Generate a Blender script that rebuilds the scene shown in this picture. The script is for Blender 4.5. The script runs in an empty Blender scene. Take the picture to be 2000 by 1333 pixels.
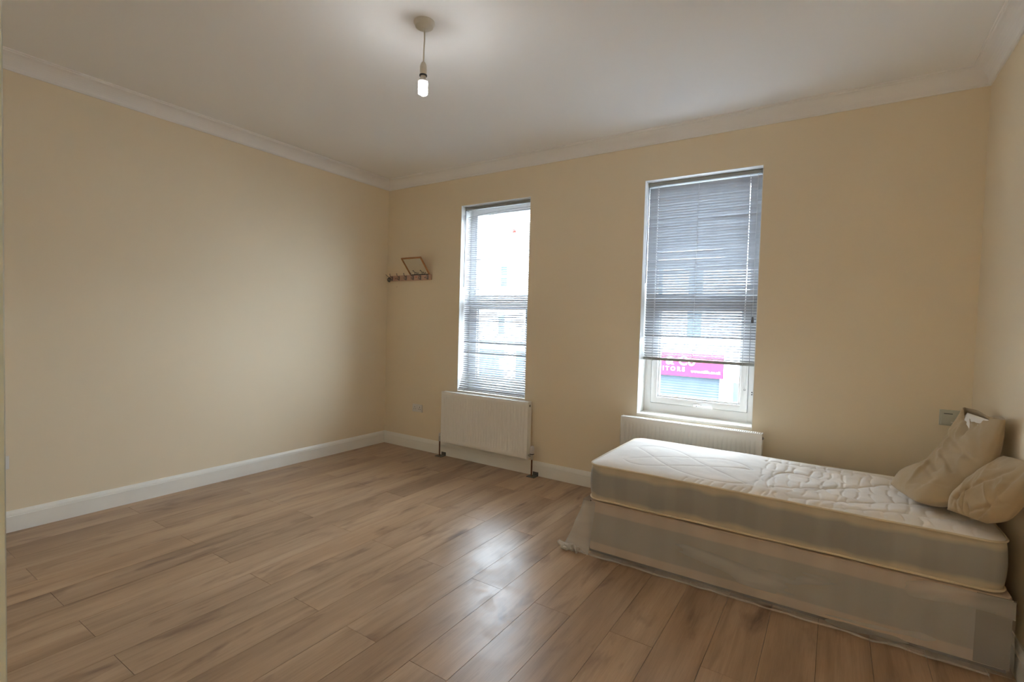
import bpy, bmesh, math, random
import numpy as np
from mathutils import Vector, Matrix, noise
C = bpy.context.scene.collection
sc = bpy.context.scene
R = math.radians

# ------------------------------------------------------------------ camera, light, exposure
cam = bpy.data.objects.new('camera', bpy.data.cameras.new('camera'))
C.objects.link(cam)
cam.data.sensor_width = 36.0
cam.data.lens = 966.754 / 2000 * 36.0
cam.data.clip_start = 0.02
cam.data.clip_end = 300
r_ = Vector((0.83646374, 0.54729875, 0.02815099))
u_ = Vector((-0.04248827, 0.01355186, 0.99900505))
f_ = Vector((-0.54637272, 0.83682759, -0.03458942))
m_ = Matrix((r_, u_, -f_)).transposed().to_4x4()
m_.translation = Vector((4.3941, -4.0398, 1.4296))
cam.matrix_world = m_
sc.camera = cam

world = bpy.data.worlds.new('overcast_sky')
sc.world = world
world.use_nodes = True
wn = world.node_tree
wn.nodes.clear()
wo = wn.nodes.new('ShaderNodeOutputWorld')
wb = wn.nodes.new('ShaderNodeBackground')
wg = wn.nodes.new('ShaderNodeTexCoord')
ws = wn.nodes.new('ShaderNodeSeparateXYZ')
wr = wn.nodes.new('ShaderNodeValToRGB')
wn.links.new(wg.outputs['Generated'], ws.inputs[0])
wn.links.new(ws.outputs['Z'], wr.inputs['Fac'])
wn.links.new(wr.outputs['Color'], wb.inputs['Color'])
wn.links.new(wb.outputs[0], wo.inputs[0])
wr.color_ramp.elements[0].position = 0.0
wr.color_ramp.elements[0].color = (0.74, 0.86, 1.0, 1)
wr.color_ramp.elements[1].position = 1.0
wr.color_ramp.elements[1].color = (0.78, 0.88, 1.0, 1)
wb.inputs['Strength'].default_value = 7.0
try:
    world.cycles.sampling_method = 'MANUAL'
    world.cycles.sample_map_resolution = 256
except Exception:
    pass

sc.view_settings.view_transform = 'Standard'
sc.view_settings.look = 'None'
sc.view_settings.gamma = 1.0
sc.view_settings.use_curve_mapping = False
sc.view_settings.exposure = 2.1
sc.cycles.use_denoising = True
sc.cycles.max_bounces = 14
sc.cycles.diffuse_bounces = 8
sc.cycles.glossy_bounces = 4
sc.cycles.transparent_max_bounces = 24
sc.cycles.sample_clamp_indirect = 6.0
sc.cycles.caustics_refractive = False

# room dimensions (metres). x along the window wall, y=0 window wall, room at y<0
W = 5.1045
YN = -3.9655          # near wall, room face
HC = 3.025           # ceiling
WL = (1.0828, 1.9239)
WR = (3.0253, 3.9043)
ZB, ZT = 0.7125, 2.6419

# sky light enters through the two windows: portals only steer the sampling
for nm, (a, b) in (('sky_portal', WL), ('sky_portal.001', WR)):
    ld = bpy.data.lights.new(nm, 'AREA')
    ld.shape = 'RECTANGLE'
    ld.size = b - a
    ld.size_y = ZT - ZB
    ld.cycles.is_portal = True
    lo = bpy.data.objects.new(nm, ld)
    lo.location = ((a + b) / 2, 0.30, (ZB + ZT) / 2)
    lo.rotation_euler = (R(-90), 0, 0)
    C.objects.link(lo)

# ------------------------------------------------------------------ materials
def nt(name):
    m = bpy.data.materials.new(name)
    m.use_nodes = True
    n = m.node_tree
    n.nodes.clear()
    o = n.nodes.new('ShaderNodeOutputMaterial')
    p = n.nodes.new('ShaderNodeBsdfPrincipled')
    n.links.new(p.outputs[0], o.inputs[0])
    return m, n, p, o

def N(n, t, **k):
    x = n.nodes.new(t)
    for a, b in k.items():
        if a in x.inputs.keys():
            x.inputs[a].default_value = b
        else:
            setattr(x, a, b)
    return x

def ramp(n, fac, stops, interp='LINEAR'):
    r = n.nodes.new('ShaderNodeValToRGB')
    r.color_ramp.interpolation = interp
    els = r.color_ramp.elements
    while len(els) < len(stops):
        els.new(0.5)
    for e, (p, c) in zip(els, stops):
        e.position = p
        e.color = (*c, 1) if len(c) == 3 else c
    n.links.new(fac, r.inputs[0])
    return r.outputs[0]

def g(v):
    return (v, v, v)

def simple(name, col, rough=0.5, metal=0.0, var=0.04, vscale=3.0, bump=0.0, bscale=200.0, spec=0.5):
    """paint / plastic / metal with a slight tonal variation and fine relief"""
    m, n, p, o = nt(name)
    tc = N(n, 'ShaderNodeTexCoord')
    nz = N(n, 'ShaderNodeTexNoise', Scale=vscale, Detail=4.0)
    n.links.new(tc.outputs['Object'], nz.inputs['Vector'])
    lo = tuple(max(0, c * (1 - var)) for c in col)
    hi = tuple(min(1, c * (1 + var)) for c in col)
    c = ramp(n, nz.outputs['Fac'], [(0.3, lo), (0.7, hi)])
    n.links.new(c, p.inputs['Base Color'])
    p.inputs['Roughness'].default_value = rough
    p.inputs['Metallic'].default_value = metal
    p.inputs['Specular IOR Level'].default_value = spec
    if bump > 0:
        bz = N(n, 'ShaderNodeTexNoise', Scale=bscale, Detail=3.0)
        n.links.new(tc.outputs['Object'], bz.inputs['Vector'])
        b = N(n, 'ShaderNodeBump', Strength=bump, Distance=0.002)
        n.links.new(bz.outputs['Fac'], b.inputs['Height'])
        n.links.new(b.outputs[0], p.inputs['Normal'])
    return m

M = {}
M['wall'] = simple('cream_wall_paint', (0.82, 0.715, 0.545), 0.75, var=0.012, vscale=1.2, bump=0.12, bscale=180, spec=0.3)
M['ceiling'] = simple('ceiling_paint', (0.87, 0.86, 0.845), 0.85, var=0.01, vscale=0.8, bump=0.08, bscale=90, spec=0.2)
M['cornice'] = simple('cornice_paint', (0.86, 0.84, 0.82), 0.7, var=0.01, spec=0.25)
M['gloss_white'] = simple('white_gloss_woodwork', (0.86, 0.85, 0.80), 0.35, var=0.02, vscale=5, bump=0.05, bscale=60)
M['door_paint'] = simple('pale_door_frame_paint', (0.40, 0.44, 0.40), 0.3, var=0.02)
M['reveal'] = simple('white_reveal_paint', (0.86, 0.86, 0.84), 0.5, var=0.015)
M['sill'] = simple('sill_paint', (0.88, 0.85, 0.77), 0.35, var=0.04, vscale=9)
M['upvc'] = simple('white_upvc', (0.90, 0.90, 0.90), 0.3, var=0.01)
M['gasket'] = simple('grey_gasket', (0.12, 0.13, 0.14), 0.5)
M['rad'] = simple('radiator_enamel', (0.87, 0.85, 0.80), 0.35, var=0.01)
M['chrome'] = simple('valve_metal', (0.55, 0.54, 0.50), 0.28, metal=0.9)
M['copper'] = simple('tarnished_copper_pipe', (0.16, 0.075, 0.04), 0.45, metal=0.5, var=0.25, vscale=30)
M['dark'] = simple('dark_plastic', (0.03, 0.03, 0.03), 0.5)
M['pipe_plate'] = simple('grey_pipe_plate', (0.085, 0.09, 0.085), 0.5, var=0.15, vscale=40)
M['plastic_w'] = simple('white_moulded_plastic', (0.74, 0.72, 0.68), 0.35, var=0.01)
M['plastic_g'] = simple('pale_grey_plate', (0.55, 0.55, 0.47), 0.4, var=0.02)
M['trv'] = simple('valve_head_plastic', (0.70, 0.66, 0.64), 0.35)
M['flex'] = simple('cream_flex', (0.62, 0.56, 0.44), 0.45)
M['holder'] = simple('aged_lampholder_plastic', (0.68, 0.64, 0.56), 0.4)
M['slat'] = simple('grey_enamel_slat', (0.40, 0.415, 0.44), 0.35, var=0.03, vscale=20)
M['rail'] = simple('grey_blind_rail', (0.30, 0.30, 0.28), 0.4, var=0.05, vscale=20)
M['cord'] = simple('pale_cord', (0.6, 0.6, 0.58), 0.7)
M['wand'] = simple('smoked_wand', (0.12, 0.13, 0.14), 0.25)
M['rackwood'] = simple('pinkish_pine', (0.58, 0.38, 0.28), 0.55, var=0.12, vscale=14)
M['framewood'] = simple('orange_varnished_frame', (0.42, 0.20, 0.075), 0.4, var=0.1, vscale=30)
M['hook'] = simple('dull_metal_hook', (0.22, 0.20, 0.19), 0.4, metal=0.6)
M['red'] = simple('red_screw_cap', (0.6, 0.12, 0.05), 0.5)
M['stain'] = simple('orange_stain', (0.75, 0.32, 0.12), 0.6)
M['mirror'] = simple('mirror_glass', (0.80, 0.82, 0.80), 0.02, metal=1.0, var=0.005)
M['pillow_white'] = simple('white_pillow_cotton', (0.82, 0.80, 0.76), 0.9, bump=0.2, bscale=300)
M['castor'] = simple('black_castor', (0.02, 0.02, 0.02), 0.5)
M['underside'] = simple('black_dust_cloth', (0.03, 0.032, 0.035), 0.9)

def fabric(name, col, weave=900.0, bump=0.25, var=0.06, vs=6.0):
    m, n, p, o = nt(name)
    tc = N(n, 'ShaderNodeTexCoord')
    nz = N(n, 'ShaderNodeTexNoise', Scale=vs, Detail=6.0)
    n.links.new(tc.outputs['Object'], nz.inputs['Vector'])
    c = ramp(n, nz.outputs['Fac'], [(0.3, tuple(x * (1 - var) for x in col)), (0.7, tuple(min(1, x * (1 + var)) for x in col))])
    n.links.new(c, p.inputs['Base Color'])
    p.inputs['Roughness'].default_value = 0.85
    p.inputs['Specular IOR Level'].default_value = 0.2
    p.inputs['Sheen Weight'].default_value = 0.15
    b1 = N(n, 'ShaderNodeTexNoise', Scale=weave, Detail=2.0)
    b2 = N(n, 'ShaderNodeTexNoise', Scale=18.0, Detail=5.0)
    n.links.new(tc.outputs['Object'], b1.inputs['Vector'])
    n.links.new(tc.outputs['Object'], b2.inputs['Vector'])
    mx = N(n, 'ShaderNodeMath', operation='MULTIPLY_ADD')
    n.links.new(b1.outputs['Fac'], mx.inputs[0])
    mx.inputs[1].default_value = 0.15
    n.links.new(b2.outputs['Fac'], mx.inputs[2])
    b = N(n, 'ShaderNodeBump', Strength=bump, Distance=0.006)
    n.links.new(mx.outputs[0], b.inputs['Height'])
    n.links.new(b.outputs[0], p.inputs['Normal'])
    return m
M['pillowcase'] = fabric('tan_pillowcase_cotton', (0.46, 0.36, 0.23), bump=0.35, vs=4)
M['ticking'] = fabric('ivory_mattress_ticking', (0.87, 0.83, 0.78), bump=0.3, vs=5)
M['piping'] = fabric('cream_piping_tape', (0.66, 0.57, 0.42), weave=500)

def banded(name, z0, z1, edge, mid, wav, soft, lo_band, hi_band):
    """woven border cloth: a beige band along top and bottom of a grey field"""
    m, n, p, o = nt(name)
    tc = N(n, 'ShaderNodeTexCoord')
    sp = N(n, 'ShaderNodeSeparateXYZ')
    n.links.new(tc.outputs['Object'], sp.inputs[0])
    nz = N(n, 'ShaderNodeTexNoise', Scale=1.0, Detail=2.0)
    mp = N(n, 'ShaderNodeMapping')
    mp.inputs['Scale'].default_value = (5, 5, 0.1)
    n.links.new(tc.outputs['Object'], mp.inputs[0])
    n.links.new(mp.outputs[0], nz.inputs['Vector'])
    a = N(n, 'ShaderNodeMath', operation='MULTIPLY_ADD')
    n.links.new(nz.outputs['Fac'], a.inputs[0])
    a.inputs[1].default_value = wav
    n.links.new(sp.outputs['Z'], a.inputs[2])
    mr = N(n, 'ShaderNodeMapRange')
    n.links.new(a.outputs[0], mr.inputs[0])
    mr.inputs[1].default_value = z0 + wav / 2
    mr.inputs[2].default_value = z1 + wav / 2
    c = ramp(n, mr.outputs[0], [(max(0, lo_band - soft), edge), (lo_band + soft, mid), (hi_band - soft, mid), (hi_band + soft, edge)])
    # faint upright stripes of the weave
    wv = N(n, 'ShaderNodeTexNoise', Scale=1.0, Detail=0.0)
    mp2 = N(n, 'ShaderNodeMapping')
    mp2.inputs['Scale'].default_value = (9, 9, 0.0)
    n.links.new(tc.outputs['Object'], mp2.inputs[0])
    n.links.new(mp2.outputs[0], wv.inputs['Vector'])
    s = ramp(n, wv.outputs['Fac'], [(0.45, g(0.93)), (0.55, g(1.0))])
    mul = N(n, 'ShaderNodeMix', data_type='RGBA', blend_type='MULTIPLY')
    mul.inputs[0].default_value = 1.0
    n.links.new(c, mul.inputs[6])
    n.links.new(s, mul.inputs[7])
    n.links.new(mul.outputs[2], p.inputs['Base Color'])
    p.inputs['Roughness'].default_value = 0.8
    p.inputs['Specular IOR Level'].default_value = 0.25
    bz = N(n, 'ShaderNodeTexNoise', Scale=500.0, Detail=2.0)
    n.links.new(tc.outputs['Object'], bz.inputs['Vector'])
    b = N(n, 'ShaderNodeBump', Strength=0.15, Distance=0.003)
    n.links.new(bz.outputs['Fac'], b.inputs['Height'])
    n.links.new(b.outputs[0], p.inputs['Normal'])
    return m
M['mattress_side'] = banded('mattress_border_cloth', 0.352, 0.575, (0.55, 0.49, 0.385), (0.345, 0.34, 0.32), 0.07, 0.05, 0.14, 0.80)
M['divan_cloth'] = banded('divan_panel_cloth', 0.03, 0.345, (0.48, 0.385, 0.315), (0.31, 0.30, 0.28), 0.006, 0.015, 0.17, 0.77)

# floor plank oak laminate
def plank_mat():
    m, n, p, o = nt('oak_laminate_plank')
    tc = N(n, 'ShaderNodeTexCoord')
    oi = N(n, 'ShaderNodeObjectInfo')
    geo = N(n, 'ShaderNodeNewGeometry')
    off = N(n, 'ShaderNodeVectorMath', operation='MULTIPLY_ADD')
    cmb = N(n, 'ShaderNodeCombineXYZ')
    for k in range(3):
        n.links.new(oi.outputs['Random'], cmb.inputs[k])
    n.links.new(cmb.outputs[0], off.inputs[0])
    off.inputs[1].default_value = (53.0, 91.0, 37.0)
    n.links.new(tc.outputs['Object'], off.inputs[2])
    def nz(scale, sc_, det, dist=0.0, rough=0.5):
        mp = N(n, 'ShaderNodeMapping')
        mp.inputs['Scale'].default_value = scale
        n.links.new(off.outputs[0], mp.inputs[0])
        x = N(n, 'ShaderNodeTexNoise', Scale=sc_, Detail=det, Distortion=dist, Roughness=rough)
        n.links.new(mp.outputs[0], x.inputs['Vector'])
        return x.outputs['Fac']
    broad = nz((5, 0.8, 1), 1.2, 3, 0.2)
    streak = nz((18, 1.2, 1), 1.4, 5, 0.5, 0.55)
    fine = nz((170, 5, 1), 1.6, 4, 0.2, 0.6)
    knot = nz((9, 2.4, 1), 1.1, 4, 0.4, 0.5)
    base = ramp(n, broad, [(0.28, (0.335, 0.222, 0.142)), (0.5, (0.42, 0.288, 0.187)), (0.72, (0.49, 0.348, 0.235))])
    st = ramp(n, streak, [(0.30, (0.80, 0.79, 0.79)), (0.46, g(0.99)), (0.7, g(1.07))])
    fi = ramp(n, fine, [(0.3, g(0.90)), (0.6, g(1.03))])
    kn = ramp(n, knot, [(0.22, (0.42, 0.38, 0.40)), (0.32, (0.74, 0.71, 0.72)), (0.42, g(1.0))])
    def mul(a, b, f=1.0):
        x = N(n, 'ShaderNodeMix', data_type='RGBA', blend_type='MULTIPLY')
        x.inputs[0].default_value = f
        n.links.new(a, x.inputs[6])
        n.links.new(b, x.inputs[7])
        return x.outputs[2]
    c = mul(mul(mul(base, st), fi), kn)
    tone = ramp(n, oi.outputs['Random'], [(0.0, (0.92, 0.90, 0.89)), (0.5, (1.0, 1.0, 1.0)), (1.0, (1.07, 1.04, 1.0))])
    c = mul(c, tone)
    n.links.new(c, p.inputs['Base Color'])
    # dried smears and dusty shoe marks change the sheen only
    s1 = N(n, 'ShaderNodeTexNoise', Scale=7.0, Detail=6.0, Distortion=0.8, Roughness=0.6)
    n.links.new(geo.outputs['Position'], s1.inputs['Vector'])
    rr = ramp(n, s1.outputs['Fac'], [(0.46, g(0.0)), (0.52, g(0.6)), (0.60, g(1.0))])
    # the trodden patch in the middle of the room
    dist = N(n, 'ShaderNodeVectorMath', operation='DISTANCE')
    n.links.new(geo.outputs['Position'], dist.inputs[0])
    dist.inputs[1].default_value = (2.72, -2.0, 0.0)
    near = N(n, 'ShaderNodeMapRange')
    n.links.new(dist.outputs['Value'], near.inputs[0])
    near.inputs[1].default_value = 0.25
    near.inputs[2].default_value = 1.0
    near.inputs[3].default_value = 0.09
    near.inputs[4].default_value = 0.0
    mm = N(n, 'ShaderNodeMath', operation='MULTIPLY')
    n.links.new(rr, mm.inputs[0])
    n.links.new(near.outputs[0], mm.inputs[1])
    ad = N(n, 'ShaderNodeMath', operation='ADD')
    n.links.new(mm.outputs[0], ad.inputs[0])
    ad.inputs[1].default_value = 0.285
    rr = ad.outputs[0]
    n.links.new(rr, p.inputs['Roughness'])
    p.inputs['Specular IOR Level'].default_value = 0.22
    bb = N(n, 'ShaderNodeBump', Strength=0.08, Distance=0.001)
    n.links.new(fine, bb.inputs['Height'])
    n.links.new(bb.outputs[0], p.inputs['Normal'])
    return m
M['plank'] = plank_mat()
M['joint'] = simple('plank_joint_shadow', (0.05, 0.035, 0.025), 0.8)

def thin_glass():
    m, n, p, o = nt('window_glass')
    n.nodes.remove(p)
    t = N(n, 'ShaderNodeBsdfTransparent')
    t.inputs[0].default_value = (0.95, 0.97, 0.97, 1)
    gl = N(n, 'ShaderNodeBsdfGlossy', Roughness=0.02)
    # symmetric Schlick reflectance of a thin pane
    lw = N(n, 'ShaderNodeLayerWeight', Blend=0.5)
    pw = N(n, 'ShaderNodeMath', operation='POWER')
    n.links.new(lw.outputs['Facing'], pw.inputs[0])
    pw.inputs[1].default_value = 5.0
    fr = N(n, 'ShaderNodeMath', operation='MULTIPLY_ADD')
    n.links.new(pw.outputs[0], fr.inputs[0])
    fr.inputs[1].default_value = 0.92
    fr.inputs[2].default_value = 0.04
    mx = N(n, 'ShaderNodeMixShader')
    n.links.new(fr.outputs[0], mx.inputs[0])
    n.links.new(t.outputs[0], mx.inputs[1])
    n.links.new(gl.outputs[0], mx.inputs[2])
    n.links.new(mx.outputs[0], o.inputs[0])
    return m
M['glass'] = thin_glass()

def polythene(name, f0, f1, f2):
    m, n, p, o = nt(name)
    tc = N(n, 'ShaderNodeTexCoord')
    mp = N(n, 'ShaderNodeMapping')
    mp.inputs['Rotation'].default_value = (0, R(38), 0)
    mp.inputs['Scale'].default_value = (0.8, 1.5, 4.5)
    n.links.new(tc.outputs['Object'], mp.inputs[0])
    nz = N(n, 'ShaderNodeTexNoise', Scale=1.6, Detail=3.0, Distortion=0.6, Roughness=0.5)
    n.links.new(mp.outputs[0], nz.inputs['Vector'])
    fac = ramp(n, nz.outputs['Fac'], [(0.35, g(f0)), (0.58, g(f1)), (0.72, g(f2))])
    t = N(n, 'ShaderNodeBsdfTransparent')
    p.inputs['Base Color'].default_value = (0.80, 0.79, 0.77, 1)
    p.inputs['Roughness'].default_value = 0.28
    b = N(n, 'ShaderNodeBump', Strength=0.22, Distance=0.008)
    n.links.new(nz.outputs['Fac'], b.inputs['Height'])
    n.links.new(b.outputs[0], p.inputs['Normal'])
    mx = N(n, 'ShaderNodeMixShader')
    n.links.new(fac, mx.inputs[0])
    n.links.new(t.outputs[0], mx.inputs[1])
    n.links.new(p.outputs[0], mx.inputs[2])
    n.links.new(mx.outputs[0], o.inputs[0])
    return m
M['poly'] = polythene('clear_polythene', 0.24, 0.27, 0.38)
M['poly2'] = polythene('bunched_polythene', 0.34, 0.42, 0.62)

def emit(name, col, s):
    m, n, p, o = nt(name)
    p.inputs['Base Color'].default_value = (*col, 1)
    p.inputs['Emission Color'].default_value = (*col, 1)
    p.inputs['Emission Strength'].default_value = s
    return m
M['globe'] = emit('opal_fill_globe', (0.94, 0.97, 1.0), 66.0)  # glow of the added, unseen hallway fill lamps
M['tube'] = emit('lit_fluorescent_tube', (0.94, 0.97, 1.0), 34.0)

# exterior materials
M['render'] = simple('white_render', (0.80, 0.80, 0.79), 0.9, var=0.03, vscale=0.7)
M['eglass'] = simple('dark_exterior_pane', (0.045, 0.065, 0.08), 0.3)
M['eframe'] = simple('exterior_white_frame', (0.82, 0.82, 0.82), 0.5)
M['sign'] = simple('crimson_sign_board', (0.28, 0.030, 0.062), 0.5, var=0.03)
M['letter'] = simple('white_sign_lettering', (0.88, 0.88, 0.88), 0.5)
M['shutter'] = simple('blue_grey_roller_shutter', (0.075, 0.092, 0.105), 0.6, var=0.1, vscale=2)
M['slate'] = simple('roof_slate', (0.25, 0.26, 0.29), 0.8, var=0.15)
M['asphalt'] = simple('asphalt', (0.10, 0.105, 0.12), 0.95, var=0.1)
M['paving'] = simple('paving_concrete', (0.42, 0.41, 0.40), 0.95, var=0.08)
M['terracotta'] = simple('terracotta_pot', (0.14, 0.02, 0.015), 0.8)
M['post'] = simple('grey_painted_post', (0.25, 0.28, 0.33), 0.6)

for k_ in ('render', 'eframe', 'sign', 'letter', 'shutter', 'slate', 'asphalt', 'paving', 'post', 'terracotta', 'eglass'):
    for n_ in M[k_].node_tree.nodes:
        if n_.type == 'BSDF_PRINCIPLED':
            n_.inputs['Specular IOR Level'].default_value = 0.0 if k_ != 'eglass' else 0.1

def brick():
    m, n, p, o = nt('pale_red_brick')
    tc = N(n, 'ShaderNodeTexCoord')
    mp = N(n, 'ShaderNodeMapping')
    mp.inputs['Rotation'].default_value = (R(90), 0, 0)
    n.links.new(tc.outputs['Object'], mp.inputs[0])
    b = N(n, 'ShaderNodeTexBrick', Scale=4.4)
    b.inputs['Color1'].default_value = (0.15, 0.075, 0.08, 1)
    b.inputs['Color2'].default_value = (0.20, 0.11, 0.11, 1)
    b.inputs['Mortar'].default_value = (0.22, 0.20, 0.20, 1)
    n.links.new(mp.outputs[0], b.inputs['Vector'])
    n.links.new(b.outputs['Color'], p.inputs['Base Color'])
    p.inputs['Roughness'].default_value = 0.9
    return m
M['brick'] = brick()

# ------------------------------------------------------------------ mesh helpers
def obj(name, verts, faces, mat, parent=None, smooth=False):
    me = bpy.data.meshes.new(name)
    me.from_pydata([tuple(v) for v in verts], [], faces)
    me.update()
    if smooth:
        me.polygons.foreach_set('use_smooth', [True] * len(me.polygons))
    me.materials.append(mat)
    o = bpy.data.objects.new(name, me)
    C.objects.link(o)
    if parent:
        o.parent = parent
    return o

class MB:
    def __init__(s):
        s.v, s.f = [], []
    def add(s, v, f):
        k = len(s.v)
        s.v += [tuple(x) for x in v]
        s.f += [tuple(i + k for i in q) for q in f]
        return s
    def box(s, a, b):
        x0, y0, z0 = a
        x1, y1, z1 = b
        v = [(x0, y0, z0), (x1, y0, z0), (x1, y1, z0), (x0, y1, z0), (x0, y0, z1), (x1, y0, z1), (x1, y1, z1), (x0, y1, z1)]
        return s.add(v, [(0, 3, 2, 1), (4, 5, 6, 7), (0, 1, 5, 4), (1, 2, 6, 5), (2, 3, 7, 6), (3, 0, 4, 7)])
    def rbox(s, a, b, r=0.003, seg=2):
        bm = bmesh.new()
        bmesh.ops.create_cube(bm, size=1)
        for v in bm.verts:
            v.co = Vector([(a[i] + b[i]) / 2 + v.co[i] * (b[i] - a[i]) for i in range(3)])
        bmesh.ops.bevel(bm, geom=list(bm.edges), offset=r, segments=seg, affect='EDGES', profile=0.5)
        bm.verts.index_update()
        s.add([v.co[:] for v in bm.verts], [tuple(v.index for v in f.verts) for f in bm.faces])
        bm.free()
        return s
    def tube(s, pts, rad, n=8, cap=True):
        pts = [Vector(p) for p in pts]
        rads = rad if isinstance(rad, (list, tuple)) else [rad] * len(pts)
        rings = []
        prev = None
        for i, p in enumerate(pts):
            t = (pts[min(i + 1, len(pts) - 1)] - pts[max(i - 1, 0)]).normalized()
            if prev is None:
                a = t.cross(Vector((0, 0, 1)))
                if a.length < 1e-3:
                    a = t.cross(Vector((1, 0, 0)))
            else:
                a = prev - t * prev.dot(t)
            a.normalize()
            prev = a
            b = t.cross(a)
            rings.append([p + (a * math.cos(2 * math.pi * k / n) + b * math.sin(2 * math.pi * k / n)) * rads[i] for k in range(n)])
        v = [q for r in rings for q in r]
        f = []
        for i in range(len(pts) - 1):
            for k in range(n):
                f.append((i * n + k, i * n + (k + 1) % n, (i + 1) * n + (k + 1) % n, (i + 1) * n + k))
        if cap:
            f.append(tuple(range(n - 1, -1, -1)))
            f.append(tuple(range((len(pts) - 1) * n, len(pts) * n)))
        return s.add(v, f)
    def lathe(s, prof, cx=0, cy=0, n=24):
        v = [(cx + r * math.cos(2 * math.pi * k / n), cy + r * math.sin(2 * math.pi * k / n), z) for r, z in prof for k in range(n)]
        f = []
        for i in range(len(prof) - 1):
            for k in range(n):
                f.append((i * n + k, i * n + (k + 1) % n, (i + 1) * n + (k + 1) % n, (i + 1) * n + k))
        f.append(tuple(range(n)))
        f.append(tuple(range((len(prof) - 1) * n, len(prof) * n)))
        return s.add(v, f)
    def build(s, name, mat, parent=None, smooth=False):
        o = obj(name, s.v, s.f, mat, parent, smooth)
        bm = bmesh.new()
        bm.from_mesh(o.data)
        bmesh.ops.recalc_face_normals(bm, faces=bm.faces)
        bm.to_mesh(o.data)
        bm.free()
        if smooth:
            o.data.set_sharp_from_angle(angle=R(40))
        return o

def thing(name, label, cat, loc=(0, 0, 0), group=None):
    o = bpy.data.objects.new(name, None)
    C.objects.link(o)
    o.location = loc
    o.empty_display_size = 0.1
    return tag(o, label, cat, group)

def tag(o, label, cat, group=None):
    o['label'] = label
    o['category'] = cat
    if group:
        o['group'] = group
    return o

def struct(o, label, cat='structure'):
    o['kind'] = 'structure'
    o['label'] = label
    o['category'] = cat
    return o

def rebase(root, loc):
    """put the empty at loc while its already built world-space parts stay put"""
    d = Vector(loc)
    root.location = d
    for ch in root.children:
        if ch.type == 'MESH' or ch.type == 'EMPTY':
            ch.location = ch.location - d

# ------------------------------------------------------------------ setting: shell
def wall_holes(axis_pts, y0, y1, holes):
    """wall in the xz plane between y0 and y1 with rectangular holes"""
    xs = sorted(set([axis_pts[0], axis_pts[1]] + [h[0] for h in holes] + [h[1] for h in holes]))
    zs = sorted(set([axis_pts[2], axis_pts[3]] + [h[2] for h in holes] + [h[3] for h in holes]))
    def solid(i, j):
        if i < 0 or j < 0 or i >= len(xs) - 1 or j >= len(zs) - 1:
            return False
        cx, cz = (xs[i] + xs[i + 1]) / 2, (zs[j] + zs[j + 1]) / 2
        return not any(h[0] < cx < h[1] and h[2] < cz < h[3] for h in holes)
    b = MB()
    for i in range(len(xs) - 1):
        for j in range(len(zs) - 1):
            if not solid(i, j):
                continue
            a, c, d, e = xs[i], xs[i + 1], zs[j], zs[j + 1]
            b.add([(a, y0, d), (c, y0, d), (c, y0, e), (a, y0, e)], [(0, 1, 2, 3)])
            b.add([(a, y1, d), (c, y1, d), (c, y1, e), (a, y1, e)], [(3, 2, 1, 0)])
            if not solid(i - 1, j):
                b.add([(a, y0, d), (a, y1, d), (a, y1, e), (a, y0, e)], [(3, 2, 1, 0)])
            if not solid(i + 1, j):
                b.add([(c, y0, d), (c, y1, d), (c, y1, e), (c, y0, e)], [(0, 1, 2, 3)])
            if not solid(i, j - 1):
                b.add([(a, y0, d), (c, y0, d), (c, y1, d), (a, y1, d)], [(3, 2, 1, 0)])
            if not solid(i, j + 1):
                b.add([(a, y0, e), (c, y0, e), (c, y1, e), (a, y1, e)], [(0, 1, 2, 3)])
    return b
TH = 0.34
struct(wall_holes((-0.3, W + 0.3, -0.3, HC + 0.3), 0.0, TH, [(WL[0], WL[1], ZB - 0.02, ZT), (WR[0], WR[1], ZB - 0.02, ZT)]).build('wall_back', M['wall']),
       'cream painted wall with the two tall windows', 'wall')
struct(MB().box((-0.3, -5.6, -0.3), (0, 0, HC + 0.3)).build('wall_left', M['wall']), 'long bare cream wall on the left', 'wall')
struct(MB().box((W, -5.6, -0.3), (W + 0.3, 0, HC + 0.3)).build('wall_right', M['wall']), 'cream wall at the head of the bed', 'wall')
DX0, DX1, DZ = 3.955, 4.80, 2.03
struct(wall_holes((0, W, -0.3, HC + 0.3), YN - 0.12, YN, [(DX0 - 0.03, DX1 + 0.03, -0.3, DZ + 0.03)]).build('wall_near', M['wall']), 'cream wall with the doorway the view is taken from', 'wall')
struct(MB().box((0, -5.6, -0.3), (W, -5.3, HC + 0.3)).build('wall_hall', M['wall']), 'cream hallway wall behind the doorway', 'wall')
struct(MB().box((0, -5.3, HC), (W, 0, HC + 0.3)).build('ceiling', M['ceiling']), 'plain off-white plaster ceiling', 'ceiling')

# floor and its planks
floor = struct(MB().box((0, -5.3, -0.3), (W, 0, -0.0095)).build('floor', M['joint']), 'brown oak laminate plank floor', 'floor')
PW = 0.2045
def plank_mesh(w, l):
    # top face with a chamfered edge, skirts below
    c, t, h = 0.0011, 0.0, -0.009
    e = 0.0009
    v = [(e, e, h), (w - e, e, h), (w - e, l - e, h), (e, l - e, h),
         (e, e, t - 0.0001), (w - e, e, t - 0.0001), (w - e, l - e, t - 0.0001), (e, l - e, t - 0.0001),
         (c, c, t), (w - c, c, t), (w - c, l - c, t), (c, l - c, t)]
    f = [(0, 1, 5, 4), (1, 2, 6, 5), (2, 3, 7, 6), (3, 0, 4, 7), (4, 5, 9, 8), (5, 6, 10, 9), (6, 7, 11, 10), (7, 4, 8, 11), (8, 9, 10, 11)]
    me = bpy.data.meshes.new('plank')
    me.from_pydata(v, [], f)
    me.materials.append(M['plank'])
    return me
cache = {}
random.seed(4)
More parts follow.
